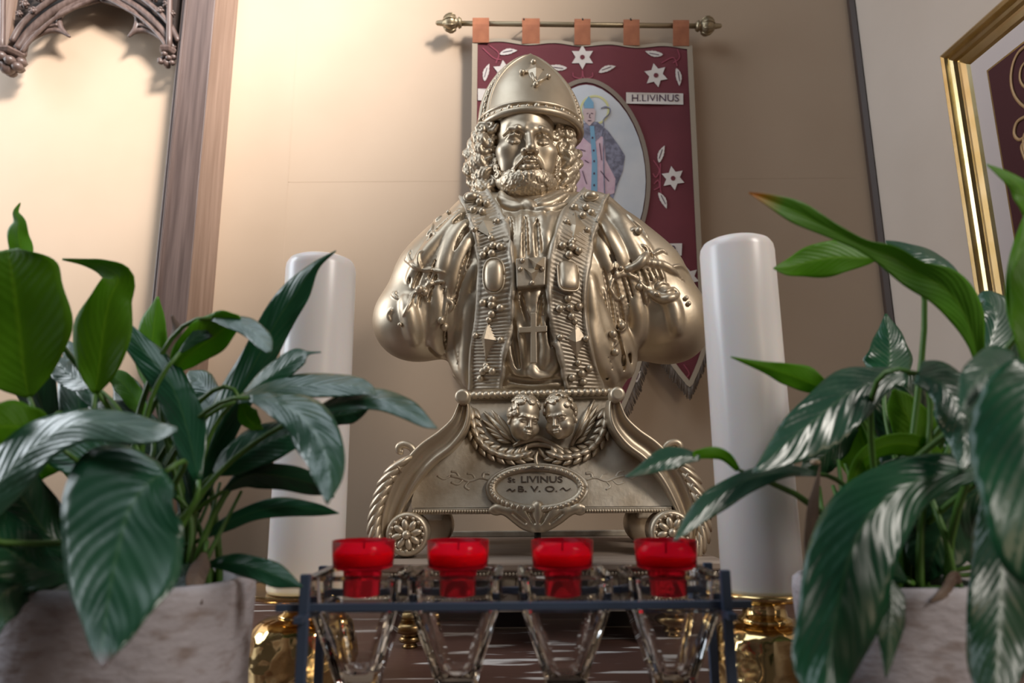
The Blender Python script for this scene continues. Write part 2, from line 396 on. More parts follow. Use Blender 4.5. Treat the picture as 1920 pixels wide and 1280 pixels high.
# ------------------------------------------------------------------ carved wooden canopy, upper left
CY = 1.595
cn = empty('carved_canopy', (at(350, 350, CY).x, CY, 0), 'dark brown carved gothic canopy with square oak post, at upper left', 'wood carving')
def vx(px, Y, py=350): return at(px, py, Y).x
x0, x1, x2, x3 = vx(314, CY-.03), vx(372, CY-.03), vx(413, CY+.04), vx(306, CY-.015)
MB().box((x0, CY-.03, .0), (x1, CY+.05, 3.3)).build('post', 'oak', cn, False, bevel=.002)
mb = MB(); mb.prism([Vector((x1, CY-.028, 0)), Vector((x2, CY+.04, 0)), Vector((x2, CY+.06, 0)), Vector((x1, CY+.06, 0))], (0, 0, 3.3)); mb.build('chamfered_side', 'oak_pale_lit', cn, False)
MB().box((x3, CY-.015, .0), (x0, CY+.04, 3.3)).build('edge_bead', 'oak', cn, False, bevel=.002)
MB().box((x0-.0015, CY-.034, .0), (x0+.004, CY-.028, 3.3)).build('fillet', 'oak', cn, False, bevel=.001)
K = lambda px, py, dy=0: at(px, py, CY+dy)
def rib(name, P, rad, dy=0, mm='oak', n=8, flat=1.0, par=cn):
    S = spline([(*p, rad[i] if hasattr(rad, '__len__') else rad) for i, p in enumerate(P)], 7)
    return MB().tube([K(s[0], s[1], dy) for s in S], [s[2]*.00126 for s in S], n, flat).build(name, mm, par)
for sg in (0, 1):
    fx = (lambda x: x) if sg == 0 else (lambda x: 190+(190-x)*.86)
    Q = lambda L: [(fx(x), y) for x, y in L]
    rib('arch_moulding', Q([(32, 92), (55, 60), (95, 25), (140, 0), (190, -22)]), 8)
    rib('arch_moulding', Q([(22, 78), (42, 45), (82, 10), (130, -18), (190, -42)]), 6, -.012)
    rib('arch_moulding', Q([(40, 98), (66, 66), (104, 34), (146, 12), (190, -8)]), 4, -.014)
    rib('arch_moulding', Q([(44, 104), (52, 78), (84, 60), (112, 58), (131, 69)]), [6, 6, 5.5, 5.5, 2.5], 0)
    rib('arch_moulding', Q([(131, 69), (114, 52), (112, 32), (128, 18), (158, 8), (190, 0)]), [2.5, 6, 6, 5.5, 5.5, 5], 0)
    rib('arch_moulding', Q([(60, 70), (84, 52), (108, 46)]), [3, 3, 3], -.008)
    for (x, y, r) in [(46, 8, 9), (62, 20, 8), (74, -4, 9), (56, -14, 10), (36, 26, 7)]:
        b_ = MB()
        for k in range(5):
            a = k*1.26; b_.ball(K(fx(x)+math.cos(a)*r*.6, y+math.sin(a)*r*.6, -.015), r*.0007, 8, (1, 1, .7))
        b_.ball(K(fx(x), y, -.022), r*.0007, 8); b_.build('crocket', 'oak', cn)
for sg in (0, 1):         # solid spandrels behind the mouldings
    fx = (lambda x: x) if sg == 0 else (lambda x: 190+(190-x)*.86)
    P = spline([(28, 96), (50, 62), (92, 24), (138, 0), (190, -16)], 6); V = []; F = []
    for x, y in P:
        for yy in (y-1, -75):
            for dy in (.006, .02): V.append(K(fx(x), yy, dy))
    for i in range(len(P)-1):
        k = 4*i; F += [(k, k+4, k+6, k+2), (k+1, k+3, k+7, k+5), (k, k+1, k+5, k+4), (k+2, k+6, k+7, k+3)]
    mesh('spandrel', V, F, 'dark', cn, False)
    rib('arch_moulding', [(fx(x), y) for x, y in [(34, 95), (50, 74), (72, 62), (96, 52), (104, 40), (120, 22), (150, 6), (190, -6)]], 7, .004)
rib('shaft', [(6, -60), (4, 96)], 5.5, -.02); rib('shaft', [(319, -60), (317, 92)], 6.0, -.02)
mb = MB(); mb.box(tuple(K(12, 100, -.004)), tuple(K(34, -60, .02))); mb.build('shaft_backing', 'oak_pale_lit', cn, False)
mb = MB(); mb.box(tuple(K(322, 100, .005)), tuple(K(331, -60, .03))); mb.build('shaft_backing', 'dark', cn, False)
for (x, y, s) in [(18, 100, 1.15), (315, 92, .62)]:
    b_ = MB(); c = K(x, y, -.01)
    b_.lathe(c, [(.026*s, .004), (.034*s, 0), (.036*s, -.006), (.030*s, -.012), (.026*s, -.014)], 6).build('capital', 'oak', cn, False)
    for k in range(9):
        a = k*.72+.3; ly = -.022-.010*(k % 3)
        MB().ball(c+Vector((math.cos(a)*.026*s, math.sin(a)*.018*s, ly)), .0135*s, 8, (1, 1, .75)).build('carved_leaf', 'oak', cn)
    MB().ball(c+Vector((0, 0, -.04)), .017*s, 10, (1, 1, 1)).build('pendant', 'oak', cn)

# ------------------------------------------------------------------ framed embroidery on the right wall
fr = empty('framed_embroidery', tuple(rw(1850, 300)), 'gilt frame with pale mat around dark red embroidered cloth, on right wall', 'picture')
def uz(P): return (P-CORN).dot(RD), P.z
u0, zt = uz(rw(1780, 106)); u1 = uz(rw(1823, 113))[0]; u2 = uz(rw(1860, 128))[0]; u3 = u0+.62
zb = zt-.66
mw = u1-u0
def W(u, z, off): return CORN + RD*u + RN*off + Vector((0, 0, z))
prof = [(0, .002), (0, .022), (.10, .026), (.22, .024), (.28, .018), (.36, .020), (.48, .025), (.58, .022), (.64, .015), (.74, .014), (.92, .011), (1, .006), (1, .002)]
corners = [(u0, zt, 1, -1), (u3, zt, -1, -1), (u3, zb, -1, 1), (u0, zb, 1, 1)]
for i in range(4):
    a, b_ = corners[i], corners[(i+1) % 4]; V = []
    for c in (a, b_):
        for f, h in prof: V.append(W(c[0]+c[2]*f*mw, c[1]+c[3]*f*mw, h))
    n = len(prof); F = [(j, (j+1) % n, n+(j+1) % n, n+j) for j in range(n)]
    F += [tuple(range(n))[::-1], tuple(range(n, 2*n))]
    mesh('frame_rail', V, F, 'frame_gold', fr, False)
def wslab(name, ua, ub, za, zb_, o0, o1, m_, par):
    MBx = MB(); MBx.prism([W(ua, za, o0), W(ub, za, o0), W(ub, zb_, o0), W(ua, zb_, o0)], RN*(o1-o0)); return MBx.build(name, m_, par, False)
wslab('mat_board', u0+mw*.95, u3-mw*.95, zt-mw*.95, zb+mw*.95, .003, .006, 'mat_board', fr)
dm = u2-u0; fw = .0045
wslab('fillet', u0+dm-fw, u3-dm+fw, zt-dm+fw, zb+dm-fw, .006, .0085, 'frame_gold', fr)
wslab('cloth', u0+dm, u3-dm, zt-dm, zb+dm, .0085, .0095, 'maroon', fr)
for P, r in [([(1950, 70), (1910, 98), (1896, 140), (1903, 180), (1930, 205), (1960, 200)], 4.0), ([(1935, 105), (1916, 125), (1913, 150), (1925, 165), (1945, 160)], 3.5),
             ([(1930, 215), (1908, 228), (1902, 250), (1912, 262), (1930, 250)], 4.5), ([(1935, 235), (1920, 255), (1922, 285), (1940, 300)], 4), ([(1925, 262), (1915, 275), (1922, 300)], 3.5)]:
    S = spline(P, 7); MB().tube([rw(x, y, .011) for x, y in S], r*.0008, 6, .6).build('embroidered_scroll', 'embroidery', fr)

# ------------------------------------------------------------------ banner on its rod
BY = 1.600
rd = empty('banner_rod', tuple(at(1090, 46, BY)), 'thin brass-coloured rod with ball finials holding the dark red banner', 'rod')
A, B_ = at(862, 44, BY), at(1312, 49, BY); ax = (B_-A)
MB().tube([A-ax*.01, A+ax*.5, B_+ax*.01], .0066, 12).build('rod', 'rodgold', rd)
def finial(c, s, m_='rodgold'):
    c = Vector(c); f = empty('x', (0, 0, 0)); bpy.data.objects.remove(f)
    MB().lathe(c, [(.004, -.026), (.012, -.024), (.015, -.018), (.010, -.013), (.018, -.008), (.0225, 0), (.023, .006), (.019, .016), (.012, .022), (.008, .026), (.006, .040), (.003, .044)], 20, (s, 0, 0)).build('finial', m_, rd)
    for k in range(8):
        a = k*PI/4
        P = [c + Vector((s*h, math.cos(a)*r, math.sin(a)*r)) for r, h in [(.017, -.009), (.0232, 0), (.0238, .006), (.0195, .016), (.0125, .022)]]
        MB().tube(P, .0022, 6).build('finial_rib', m_, rd)
finial(at(848, 43, BY), -1); finial(at(1322, 49, BY), 1)
for px in (982, 1092, 1182):
    p = at(px, 34, BY)
    MB().tube([p+Vector((0, .05, .0)), p+Vector((0, .012, .002)), p+Vector((0, -.003, -.004)), p+Vector((0, -.009, -.012))], .002, 6).build('wall_hook', 'hook', rd)
bn = empty('hanging_banner', tuple(at(1100, 400, BY)), 'dark red cloth banner with cream flowers and a painted bishop, behind the golden bust', 'banner')
def wave(px, py): return .0022*math.sin(px*.045+.6*math.sin(py*.006))*(1-.5*(py/900)) + .0015*math.sin(px*.017+py*.008+1)
def BB(px, py, off=0): return at(px, py, BY+.004-wave(px, py)-off)
L_ = lambda y: 886-(y-75)*.010
R_ = lambda y: 1297+(y-85)*.047
def bot(s):
    for a, c, b_, top, tip in [(0, .08, .19, 640, 728), (.26, .5, .735, 648, 880), (.808, .925, 1.0, 640, 724)]:
        if a <= s <= b_:
            t = (s-a)/(c-a) if s < c else (b_-s)/(b_-c); return top+(tip-top)*(t**.75)
    return 640
topy = lambda s: 74+11*s+2.5*math.sin(s*PI*8+PI/2)
ss = sorted(set([i/60 for i in range(61)]+[.19, .26, .735, .808, .925, .08, .5, .195, .255, .74, .80]))
V = []; F = []; nt_ = 44
for s in ss:
    for j in range(nt_+1):
        y = topy(s)+(bot(s)-topy(s))*j/nt_; V.append(BB(L_(y)+(R_(y)-L_(y))*s, y))
for i in range(len(ss)-1):
    for j in range(nt_): k = i*(nt_+1)+j; F.append((k, k+1, k+nt_+2, k+nt_+1))
cl = mesh('cloth', V, F, 'burgundy', bn); sd = cl.modifiers.new('s', 'SOLIDIFY'); sd.thickness = .0012; sd.offset = 0
def ribbon(name, P, wpx, m_, par, off=.002, proj=BB, n=7, sm=True, th=.0012, side=0):
    S = spline(P, n) if sm else P; V = []; N = len(S)
    for i, s in enumerate(S):
        a, b_ = S[max(i-1, 0)], S[min(i+1, N-1)]; dx, dy = b_[0]-a[0], b_[1]-a[1]; l = math.hypot(dx, dy) or 1; nx, ny = -dy/l, dx/l
        lo, hi = -wpx/2+side*wpx/2, wpx/2+side*wpx/2
        for q in (lo, hi):
            for o_ in (off, off-th): V.append(proj(s[0]+nx*q, s[1]+ny*q, o_))
    F = []
    for i in range(N-1):
        k = 4*i; F += [(k, k+2, k+6, k+4), (k+1, k+5, k+7, k+3), (k, k+4, k+5, k+1), (k+2, k+3, k+7, k+6)]
    F += [(0, 1, 3, 2), (4*N-4, 4*N-2, 4*N-1, 4*N-3)]
    return mesh(name, V, F, m_, par, False)
def poly(name, P, m_, par, off=.002, th=.0012, proj=BB):
    n = len(P); cx = sum(p[0] for p in P)/n; cy = sum(p[1] for p in P)/n
    V = [proj(cx, cy, off)]; F = []
    for f in (.5, 1):
        V += [proj(cx+(x-cx)*f, cy+(y-cy)*f, off) for x, y in P]
    V += [proj(x, y, off-th) for x, y in P]
    for i in range(n):
        j = (i+1) % n; F += [(0, 1+i, 1+j), (1+i, 1+n+i, 1+n+j, 1+j), (1+n+i, 1+2*n+i, 1+2*n+j, 1+n+j)]
    return mesh(name, V, F, m_, par, False)
ribbon('border', [(L_(y)+4.5, y) for y in (74, 200, 350, 500, 640)], 10, 'trim', bn, .003)
ribbon('border', [(R_(y)-4, y) for y in (85, 200, 350, 500, 645)], 10, 'trim', bn, .003)
ribbon('border', [(L_(80)+(R_(85)-L_(75))*s, topy(s)+2) for s in [i/32 for i in range(33)]], 6, 'trim', bn, .003, n=2)
def X_(s, y): return L_(y)+(R_(y)-L_(y))*s
for a, c, b_ in [(0, .08, .19), (.26, .5, .735), (.808, .925, 1.0)]:
    P = [(X_(s, bot(s)), bot(s)-3) for s in [a+.001+(c-a-.001)*i/8 for i in range(9)]+[c+(b_-.001-c)*i/8 for i in range(1, 9)]]
    ribbon('border', P, 9, 'trim', bn, .003, n=2)
    mb = MB(); S = spline(P, 5)
    for i in range(len(S)-1):
        l = math.hypot(S[i+1][0]-S[i][0], S[i+1][1]-S[i][1]); k = max(1, int(l/2.2))
        for j in range(k):
            x, y = S[i][0]+(S[i+1][0]-S[i][0])*j/k, S[i][1]+(S[i+1][1]-S[i][1])*j/k; dx = (x-X_(c, y))*.12
            o1 = rnd.uniform(0, .003); mb.tube([BB(x, y+2, 0), BB(x+dx*.5, y+16, o1), BB(x+dx+rnd.uniform(-1, 1), y+29+rnd.uniform(-3, 2), o1)], .0013, 4)
    tag(mb.build('fringe', 'fringe', bn), kind='stuff')
for px0, px1 in [(886, 917), (979, 1012), (1077, 1107), (1169, 1199), (1262, 1292)]:
    V = []; F = []
    yb = topy((px0-885)/412)+3; yc = 44+5*(px0-862)/450
    path = [(BY-.001, yb), (BY-.009, yc+9), (BY-.0105, yc+1), (BY-.008, yc-8), (BY, yc-11), (BY+.008, yc-8), (BY+.009, yc+8), (BY+.003, yb)]
    for Y, y in path:
        for q in range(5): x = px0+(px1-px0)*q/4; V.append(at(x, y, Y))
    for i in range(len(path)-1):
        for q in range(4): k = i*5+q; F.append((k, k+1, k+6, k+5))
    o = mesh('tab', V, F, 'tab', bn, False); sd = o.modifiers.new('s', 'SOLIDIFY'); sd.thickness = .0014
def star(cx, cy, r, rot=0):
    P = []
    for k in range(12):
        a = PI/6*k+rot+PI/2; q = r if k % 2 == 0 else r*.56; P.append((cx+math.cos(a)*q, cy-math.sin(a)*q))
    f = poly('flower', P, 'white_felt', bn, .0028)
    poly('flower_centre', [(cx+math.cos(k*PI/4)*r*.2, cy+math.sin(k*PI/4)*r*.2) for k in range(8)], 'burgundy', f, .0036)
for a in [(1092, 107, 23), (1230, 141, 23, .2), (1262, 334, 23, .15), (945, 134, 22, .1), (1290, 520, 22, .2), (905, 334, 22, .1)]: star(*a)
def fleaf(cx, cy, l, ang, wd=.36):
    P = []; ca, sa = math.cos(ang), math.sin(ang)
    pr = [(-1, 0), (-.8, .5), (-.62, .62), (-.5, .8), (-.3, .8), (-.15, 1), (.1, .85), (.25, .9), (.45, .6), (.6, .55), (1, .0)]
    for u, v in pr+[(u, -v) for u, v in pr[-2:0:-1]]:
        x, y = u*l, v*l*wd*(1 if v > 0 else .9)+ .12*l*u*u; P.append((cx+x*ca+y*sa, cy-x*sa+y*ca))
    f = poly('felt_leaf', P, 'white_felt', bn, .0028)
    ribbon('leaf_vein', [(cx-l*.6*ca, cy+l*.6*sa), (cx+.5*l*ca, cy-.5*l*sa)], 1.4, 'thread', f, .0034, sm=False)
for a in [(953, 96, 17, .2), (1046, 127, 17, 3.0), (1138, 128, 17, .35), (1226, 101, 17, 2.95), (1273, 144, 17, -1.4), (911, 135, 17, 1.3), (1239, 288, 17, 1.25), (1244, 375, 17, -1.1),
          (1268, 478, 15, 1.3), (930, 288, 16, 1.8), (1196, 705, 12, 1.2)]: fleaf(*a)
for P in [[(1092, 132), (1090, 146), (1076, 144), (1074, 136)], [(1092, 132), (1096, 146), (1110, 144), (1111, 136)], [(1225, 300), (1236, 318), (1230, 332), (1224, 325)], [(1238, 306), (1238, 350), (1240, 362)],
          [(1226, 345), (1234, 338), (1236, 350), (1226, 356)], [(1240, 118), (1262, 108), (1270, 124)], [(918, 85), (935, 100), (930, 118)], [(905, 90), (925, 108), (940, 112)], [(1270, 92), (1274, 108), (1262, 118)],
          [(1282, 683), (1292, 700), (1284, 712), (1296, 718)]]:
    ribbon('stitched_tendril', P, 2.0, 'red_thread', bn, .0022)
def textmesh(name, s, cx, cy, wpx, m_, par, proj, off, th, hpx=None, bold=0.0, skew=0):
    cu = bpy.data.curves.new('t', 'FONT'); cu.body = s; cu.align_x = 'CENTER'; cu.align_y = 'CENTER'; cu.size = 1; cu.offset = bold; cu.resolution_u = 3
    to = bpy.data.objects.new('t', cu); COL.objects.link(to); dg = bpy.context.evaluated_depsgraph_get(); me = bpy.data.meshes.new_from_object(to.evaluated_get(dg))
    vs = [v.co.copy() for v in me.vertices]; fs = [tuple(p.vertices) for p in me.polygons]
    bpy.data.objects.remove(to); x0, x1 = min(v.x for v in vs), max(v.x for v in vs); y0, y1 = min(v.y for v in vs), max(v.y for v in vs)
    k = wpx/(x1-x0); ky = hpx/(y1-y0) if hpx else k; n = len(vs)
    P2 = [(cx+(v.x-(x0+x1)/2)*k, cy-(v.y-(y0+y1)/2)*ky+skew*(v.x-(x0+x1)/2)*k) for v in vs]
    V = [proj(x, y, off) for x, y in P2]+[proj(x, y, off-th) for x, y in P2]
    ec = {}
    for f in fs:
        for i in range(len(f)):
            e_ = (f[i], f[(i+1) % len(f)]); ec[e_] = 1
    F = list(fs)+[tuple(i+n for i in f[::-1]) for f in fs]
    for (a, b_) in ec:
        if (b_, a) not in ec: F.append((b_, a, a+n, b_+n))
    bpy.data.meshes.remove(me); return mesh(name, V, F, m_, par, False)
lab = poly('name_label', [(1174, 173), (1281, 175), (1281, 196), (1174, 194)], 'white_felt', bn, .003)
textmesh('lettering', 'H.LIVINUS', 1229, 183.5, 88, 'thread', lab, BB, .0042, .001, 13, 0.0)
lab = poly('name_label', [(896, 166), (1004, 168), (1004, 190), (896, 188)], 'white_felt', bn, .003)
lab = poly('name_label', [(1190, 457), (1279, 456), (1278, 479), (1190, 479)], 'white_felt', bn, .003)
textmesh('lettering', '00', 1256, 467, 22, 'thread', lab, BB, .0042, .001, 14, 0.0)
# pointed oval with the painted bishop
def oval(f, n=40):
    P = []
    for k in range(n):
        t = k/n*2*PI
        x = math.sin(t); y = -math.cos(t)
        y2 = 340 + (190*f*y if y < 0 else 190*f*y); xx = 117*f*(abs(x)**1.12)*(1 if x > 0 else -1)
        P.append((1099+xx, y2))
    return P
ov = poly('painted_oval', oval(.955), 'pale', bn, .0030)
ribbon('oval_braid', oval(1.0)+[oval(1.0)[0]], 8, 'oval_border', ov, .0040, n=2)
pp = lambda nm, P, m_, o_=.0038: poly(nm, P, m_, ov, o_, .0006)
ribbon('halo', [(1115+26*math.cos(k*PI/10), 206+26*math.sin(k*PI/10)) for k in range(21)], 4, 'yellow', ov, .0038, n=2)
pp('figure_cape', [(1085, 232), (1120, 228), (1140, 245), (1160, 272), (1172, 292), (1168, 320), (1158, 345), (1150, 372), (1140, 392), (1128, 360), (1132, 300), (1120, 262), (1095, 262), (1080, 300), (1066, 345), (1050, 372), (1052, 330), (1064, 262)], 'greyblue', .0040)
pp('figure_robe', [(1082, 250), (1112, 246), (1132, 258), (1136, 300), (1154, 335), (1152, 362), (1120, 372), (1088, 370), (1076, 340), (1080, 300)], 'pink', .0046)
pp('figure_robe', [(1060, 350), (1082, 345), (1088, 400), (1050, 430), (1046, 395)], 'pink', .0044)
pp('figure_stole', [(1106, 236), (1114, 236), (1120, 300), (1120, 368), (1108, 368), (1110, 300)], 'blue', .0052)
pp('figure_collar', [(1088, 236), (1102, 244), (1110, 258), (1120, 244), (1132, 238), (1128, 254), (1110, 272), (1092, 256)], 'greyblue', .0050)
pp('figure_face', [(1093, 208), (1098, 200), (1112, 200), (1117, 208), (1115, 226), (1105, 236), (1095, 226)], 'skin', .0050)
pp('figure_mitre', [(1096, 203), (1095, 192), (1104, 180), (1113, 192), (1113, 203)], 'blue', .0054)
for x, y in [(1111, 258), (1113, 282), (1114, 302), (1114, 325), (1114, 347)]:
    pp('figure_button', [(x+1.8*math.cos(k*PI/3), y+2.4*math.sin(k*PI/3)) for k in range(6)], 'thread', .0058)
for P in [[(1100, 213), (1103, 212)], [(1108, 212), (1112, 213)], [(1106, 214), (1105, 220), (1108, 221)], [(1102, 226), (1109, 226)], [(1096, 300), (1104, 305)], [(1124, 268), (1128, 300)], [(1092, 320), (1100, 345)], [(1126, 320), (1142, 340)], [(1088, 280), (1098, 283)]]:
    ribbon('drawn_line', P, 1.3, 'thread', ov, .0058, sm=False)
ribbon('crook', [(1134, 372), (1132, 300), (1132, 240), (1132, 224), (1142, 214), (1144, 204), (1136, 200), (1127, 203)], 2.2, 'greyblue', ov, .0056)
# ------------------------------------------------------------------ the golden bust
st = empty('bishop_bust', tuple(at(1010, 735, 1.11)), 'golden bust of a bearded bishop in a mitre, on its scrolled pedestal', 'statue')
YC = 1.115
lo = (at(690, 600, YC).x, .93, at(1000, 748, YC).z); hi = (at(1340, 600, YC).x, 1.29, at(1000, 318, YC).z+.02)
s = SDF(lo, hi, .0018)
zs = np.array([at(1010, y, YC-.08).z for y in (770, 735, 690, 650, 600, 550, 500, 450, 410, 388, 372, 356)])
ws = np.array([.118, .121, .146, .150, .148, .150, .150, .134, .108, .075, .045, .004])
ds = np.array([.088, .090, .100, .108, .112, .116, .116, .108, .090, .070, .045, .004])
xc = at(1013, 560, YC).x
def column(X, Y, Z):
    w_ = np.interp(Z, zs, ws).astype(np.float32); d_ = np.interp(Z, zs, ds).astype(np.float32)
    return (np.sqrt(((X-xc)/w_)**2+((Y-YC)/d_)**2)-1)*np.minimum(w_, d_)*.9
s.put(column, lo, hi, .01)
def b3(px, py, dy=0): return tuple(at(px, py, YC+dy))
for sg, P in ((-1, [(908, 424, .050), (866, 470, .055), (820, 526, .060), (782, 597, .0635)]), (1, [(1102, 424, .050), (1147, 470, .057), (1202, 528, .063), (1250, 600, .0655)])):
    s.chain([b3(p[0], p[1], -.005) for p in P], [p[2] for p in P], .05)
s.ell(b3(772, 606, -.012), (.058, .062, .056), .03); s.ell(b3(1260, 610, -.012), (.056, .062, .056), .03)
s.cap(b3(1000, 430, -.005), b3(995, 388, -.002), .050, .044, .03)
s.cap(b3(897, 410, -.01), b3(1113, 408, -.01), .042, .042, .02)
# the bottom is cut flat
zcut = at(1010, 737, YC-.09).z
s.put(lambda X, Y, Z: zcut - Z + 0*X + 0*Y, lo, hi, .004, '-') if False else None
q = s.F; ZZ = s.ax[2][None, None, :]; s.F = np.maximum(q, (zcut-ZZ).astype(np.float32))
V, F = s.mesh(); bv0 = bvh(V, F)
def path3(bv, P, n=6, lift=0.0):
    out = []
    for p in spline(P, n):
        h, nn = cast(bv, p[0], p[1], YC-.1); out.append((h+nn*lift, nn))
    # drop jumps in depth
    for i in range(1, len(out)):
        if (out[i][0]-out[i-1][0]).length > .03: out[i] = (out[i-1][0]+Vector((.0005, 0, 0)), out[i-1][1])
    return out
def ridge(P, r, k=.006, lift=None, n=6, mode='+'):
    r0, r1 = (r if hasattr(r, '__len__') else (r, r)); l = (-.35*max(r0, r1)) if lift is None else lift
    Q = path3(bv0, P, n, l); N = len(Q)
    tp = [r0+(r1-r0)*i/(N-1) for i in range(N)]
    tp = [t*(.55+.45*min(1, 4*i/(N-1), 4*(N-1-i)/(N-1))) for i, t in enumerate(tp)]
    s.chain([tuple(a[0]) for a in Q], tp, k, mode)
# big drapery folds: left cape
for P, r in [([(862, 400), (830, 440), (800, 475), (770, 520)], .007), ([(872, 415), (850, 450), (836, 490), (832, 520)], .009), ([(880, 440), (862, 480), (850, 520), (846, 545)], .008),
             ([(888, 500), (868, 560), (862, 620), (868, 700)], .008), ([(884, 560), (876, 620), (874, 700), (880, 725)], .006), ([(846, 560), (840, 600), (850, 660), (866, 710)], .009),
             ([(818, 540), (822, 590), (818, 640), (830, 662)], .008), ([(760, 560), (770, 600), (778, 640)], .007)]: ridge(P, r, .012)
for P, r in [([(876, 430), (858, 465), (846, 500), (840, 535)], .0045), ([(884, 470), (868, 505), (858, 545), (852, 600)], .004), ([(808, 650), (828, 668), (846, 690), (862, 715)], .005),
             ([(830, 600), (834, 640), (848, 680)], .005), ([(868, 640), (866, 700)], .003), ([(880, 400), (852, 425)], .004)]: ridge(P, r, .006, .001, mode='-')
# right cape
for P, r in [([(1142, 385), (1165, 420), (1190, 470), (1205, 500)], .008), ([(1128, 420), (1150, 460), (1170, 500)], .009), ([(1120, 450), (1138, 490), (1150, 520)], .007), ([(1150, 400), (1185, 435), (1215, 470)], .006),
             ([(1106, 520), (1112, 580), (1128, 640), (1165, 700)], .009), ([(1104, 600), (1120, 660), (1150, 715)], .007), ([(1120, 560), (1140, 620), (1170, 680), (1180, 700)], .008),
             ([(1160, 610), (1172, 640), (1180, 672), (1172, 700)], .009), ([(1190, 560), (1196, 610), (1184, 650)], .009), ([(1240, 540), (1262, 575), (1270, 620)], .006)]: ridge(P, r, .012)
for P, r in [([(1122, 425), (1140, 465), (1155, 495)], .004), ([(1134, 470), (1145, 500), (1146, 530)], .005), ([(1110, 560), (1118, 610), (1140, 660)], .004), ([(1178, 645), (1172, 675), (1182, 695)], .005),
             ([(1120, 640), (1145, 700)], .0035), ([(1148, 620), (1160, 660), (1165, 690)], .005), ([(1160, 412), (1190, 450)], .004)]: ridge(P, r, .006, .001, mode='-')
# finer pleats fanning out from the collar
rp = random.Random(4)
for sd in (1, -1):
    A_, B_ = [(858, 392), (806, 440), (768, 510), (752, 560)], [(892, 478), (880, 560), (872, 640), (876, 722)]
    for k in range(13):
        t = (k+.5)/13+rp.uniform(-.02, .02); t0, t1 = sorted((rp.uniform(0, .35), rp.uniform(.65, 1)))
        C_ = spline([(a[0]+(b[0]-a[0])*t, a[1]+(b[1]-a[1])*t) for a, b in zip(A_, B_)], 8); n_ = len(C_); C_ = C_[int(t0*n_):int(t1*n_)]
        C_ = C_[::4]+[C_[-1]]
        if sd < 0: C_ = [(2012-x, y-4) for x, y in C_]
        ridge(C_, (.0026, .0034), .005, -.0004, 4); ridge([(x+3*sd, y+2) for x, y in C_], (.0014, .0020), .003, .0012, 4, '-')
# inner gown: vertical pleats, hem, V fold
for P, r in [([(950, 402), (962, 430), (964, 480)], .005), ([(978, 398), (978, 440), (972, 490)], .006), ([(990, 398), (996, 440), (1000, 480)], .0045), ([(1015, 398), (1020, 430), (1028, 470)], .0065), ([(1035, 396), (1028, 430), (1022, 470)], .005), ([(1000, 405), (1018, 440), (1030, 460)], .0045),
             ([(968, 545), (985, 575), (998, 600)], .0055), ([(1022, 545), (1010, 575), (1000, 600)], .0055), ([(986, 542), (996, 575)], .004), ([(1006, 542), (1000, 575)], .004),
             ([(968, 610), (976, 650), (982, 700)], .0055), ([(955, 650), (965, 690), (985, 705)], .005), ([(1020, 600), (1025, 650), (1020, 690)], .006), ([(1035, 640), (1040, 680), (1028, 700)], .005), ([(996, 690), (1005, 706), (1030, 706)], .006),
             ([(950, 722), (975, 718), (1000, 722), (1030, 718), (1052, 722)], .004)]: ridge(P, r, .007)
for P, r in [([(956, 410), (958, 460)], .004), ([(985, 410), (986, 480)], .0035), ([(1008, 415), (1010, 478)], .0035), ([(976, 552), (994, 610)], .003), ([(1016, 552), (1004, 610)], .003), ([(960, 600), (965, 640), (972, 690)], .0045), ([(1030, 600), (1033, 650)], .0035),
             ([(955, 708), (990, 714), (1045, 712)], .0035)]: ridge(P, r, .005, .001, mode='-')
# cloth folds about the neck, with the knot
for P, r in [([(936, 372), (955, 384), (985, 390)], .0065), ([(942, 385), (965, 392), (990, 388)], .005), ([(1000, 388), (1030, 384), (1062, 366)], .0065), ([(1005, 394), (1035, 394), (1060, 384)], .005), ([(1000, 380), (1028, 374), (1052, 360)], .005),
             ([(984, 382), (998, 392)], .009), ([(938, 362), (948, 374), (966, 380)], .005)]: ridge(P, r, .004, .002)
V, F = s.mesh(); bv0 = bvh(V, F)
# scrolling foliage embroidered in relief
vines = [[(760, 486), (775, 498), (790, 506), (812, 506), (832, 510)], [(775, 498), (768, 486), (766, 474)], [(790, 506), (784, 490), (786, 476), (792, 470)], [(832, 528), (812, 530), (796, 540), (776, 552), (768, 570), (756, 592)],
         [(796, 540), (806, 530), (800, 522)], [(746, 560), (738, 552), (744, 548)], [(735, 580), (728, 590), (732, 600)], [(802, 440), (810, 430), (812, 418)], [(806, 440), (818, 436)], [(838, 540), (836, 570), (832, 600)], [(836, 560), (848, 570), (842, 585)],
         [(812, 412), (822, 402)], [(770, 470), (762, 490)],
         [(1142, 545), (1152, 518), (1176, 504), (1200, 496), (1214, 484), (1212, 466), (1204, 460)], [(1212, 492), (1240, 496), (1262, 508), (1282, 526)], [(1152, 520), (1172, 514), (1190, 520), (1198, 534)], [(1190, 515), (1210, 540), (1232, 556), (1256, 562), (1270, 552), (1262, 542), (1248, 546)],
         [(1145, 542), (1152, 556), (1160, 562), (1168, 556)], [(1165, 600), (1170, 614), (1162, 622)], [(1176, 402), (1188, 416), (1202, 428), (1214, 446)], [(1194, 428), (1186, 432)], [(1262, 500), (1278, 500), (1290, 512)], [(1230, 540), (1240, 530), (1252, 534)], [(1146, 632), (1156, 640), (1150, 650)],
         [(1226, 476), (1240, 470), (1250, 476)]]
for P in vines: ridge(P, (.0032, .0020), .002, .0008, 5)
for P in [[(1176, 506), (1198, 496), (1212, 478)], [(1212, 492), (1244, 498), (1266, 512)], [(1210, 540), (1240, 560), (1266, 556)]]: ridge(P, .0058, .003, .0008)
V, F = s.mesh(); robe = mesh_np('robe', V, F, 'gold', st); bvt = bvh(V, F)
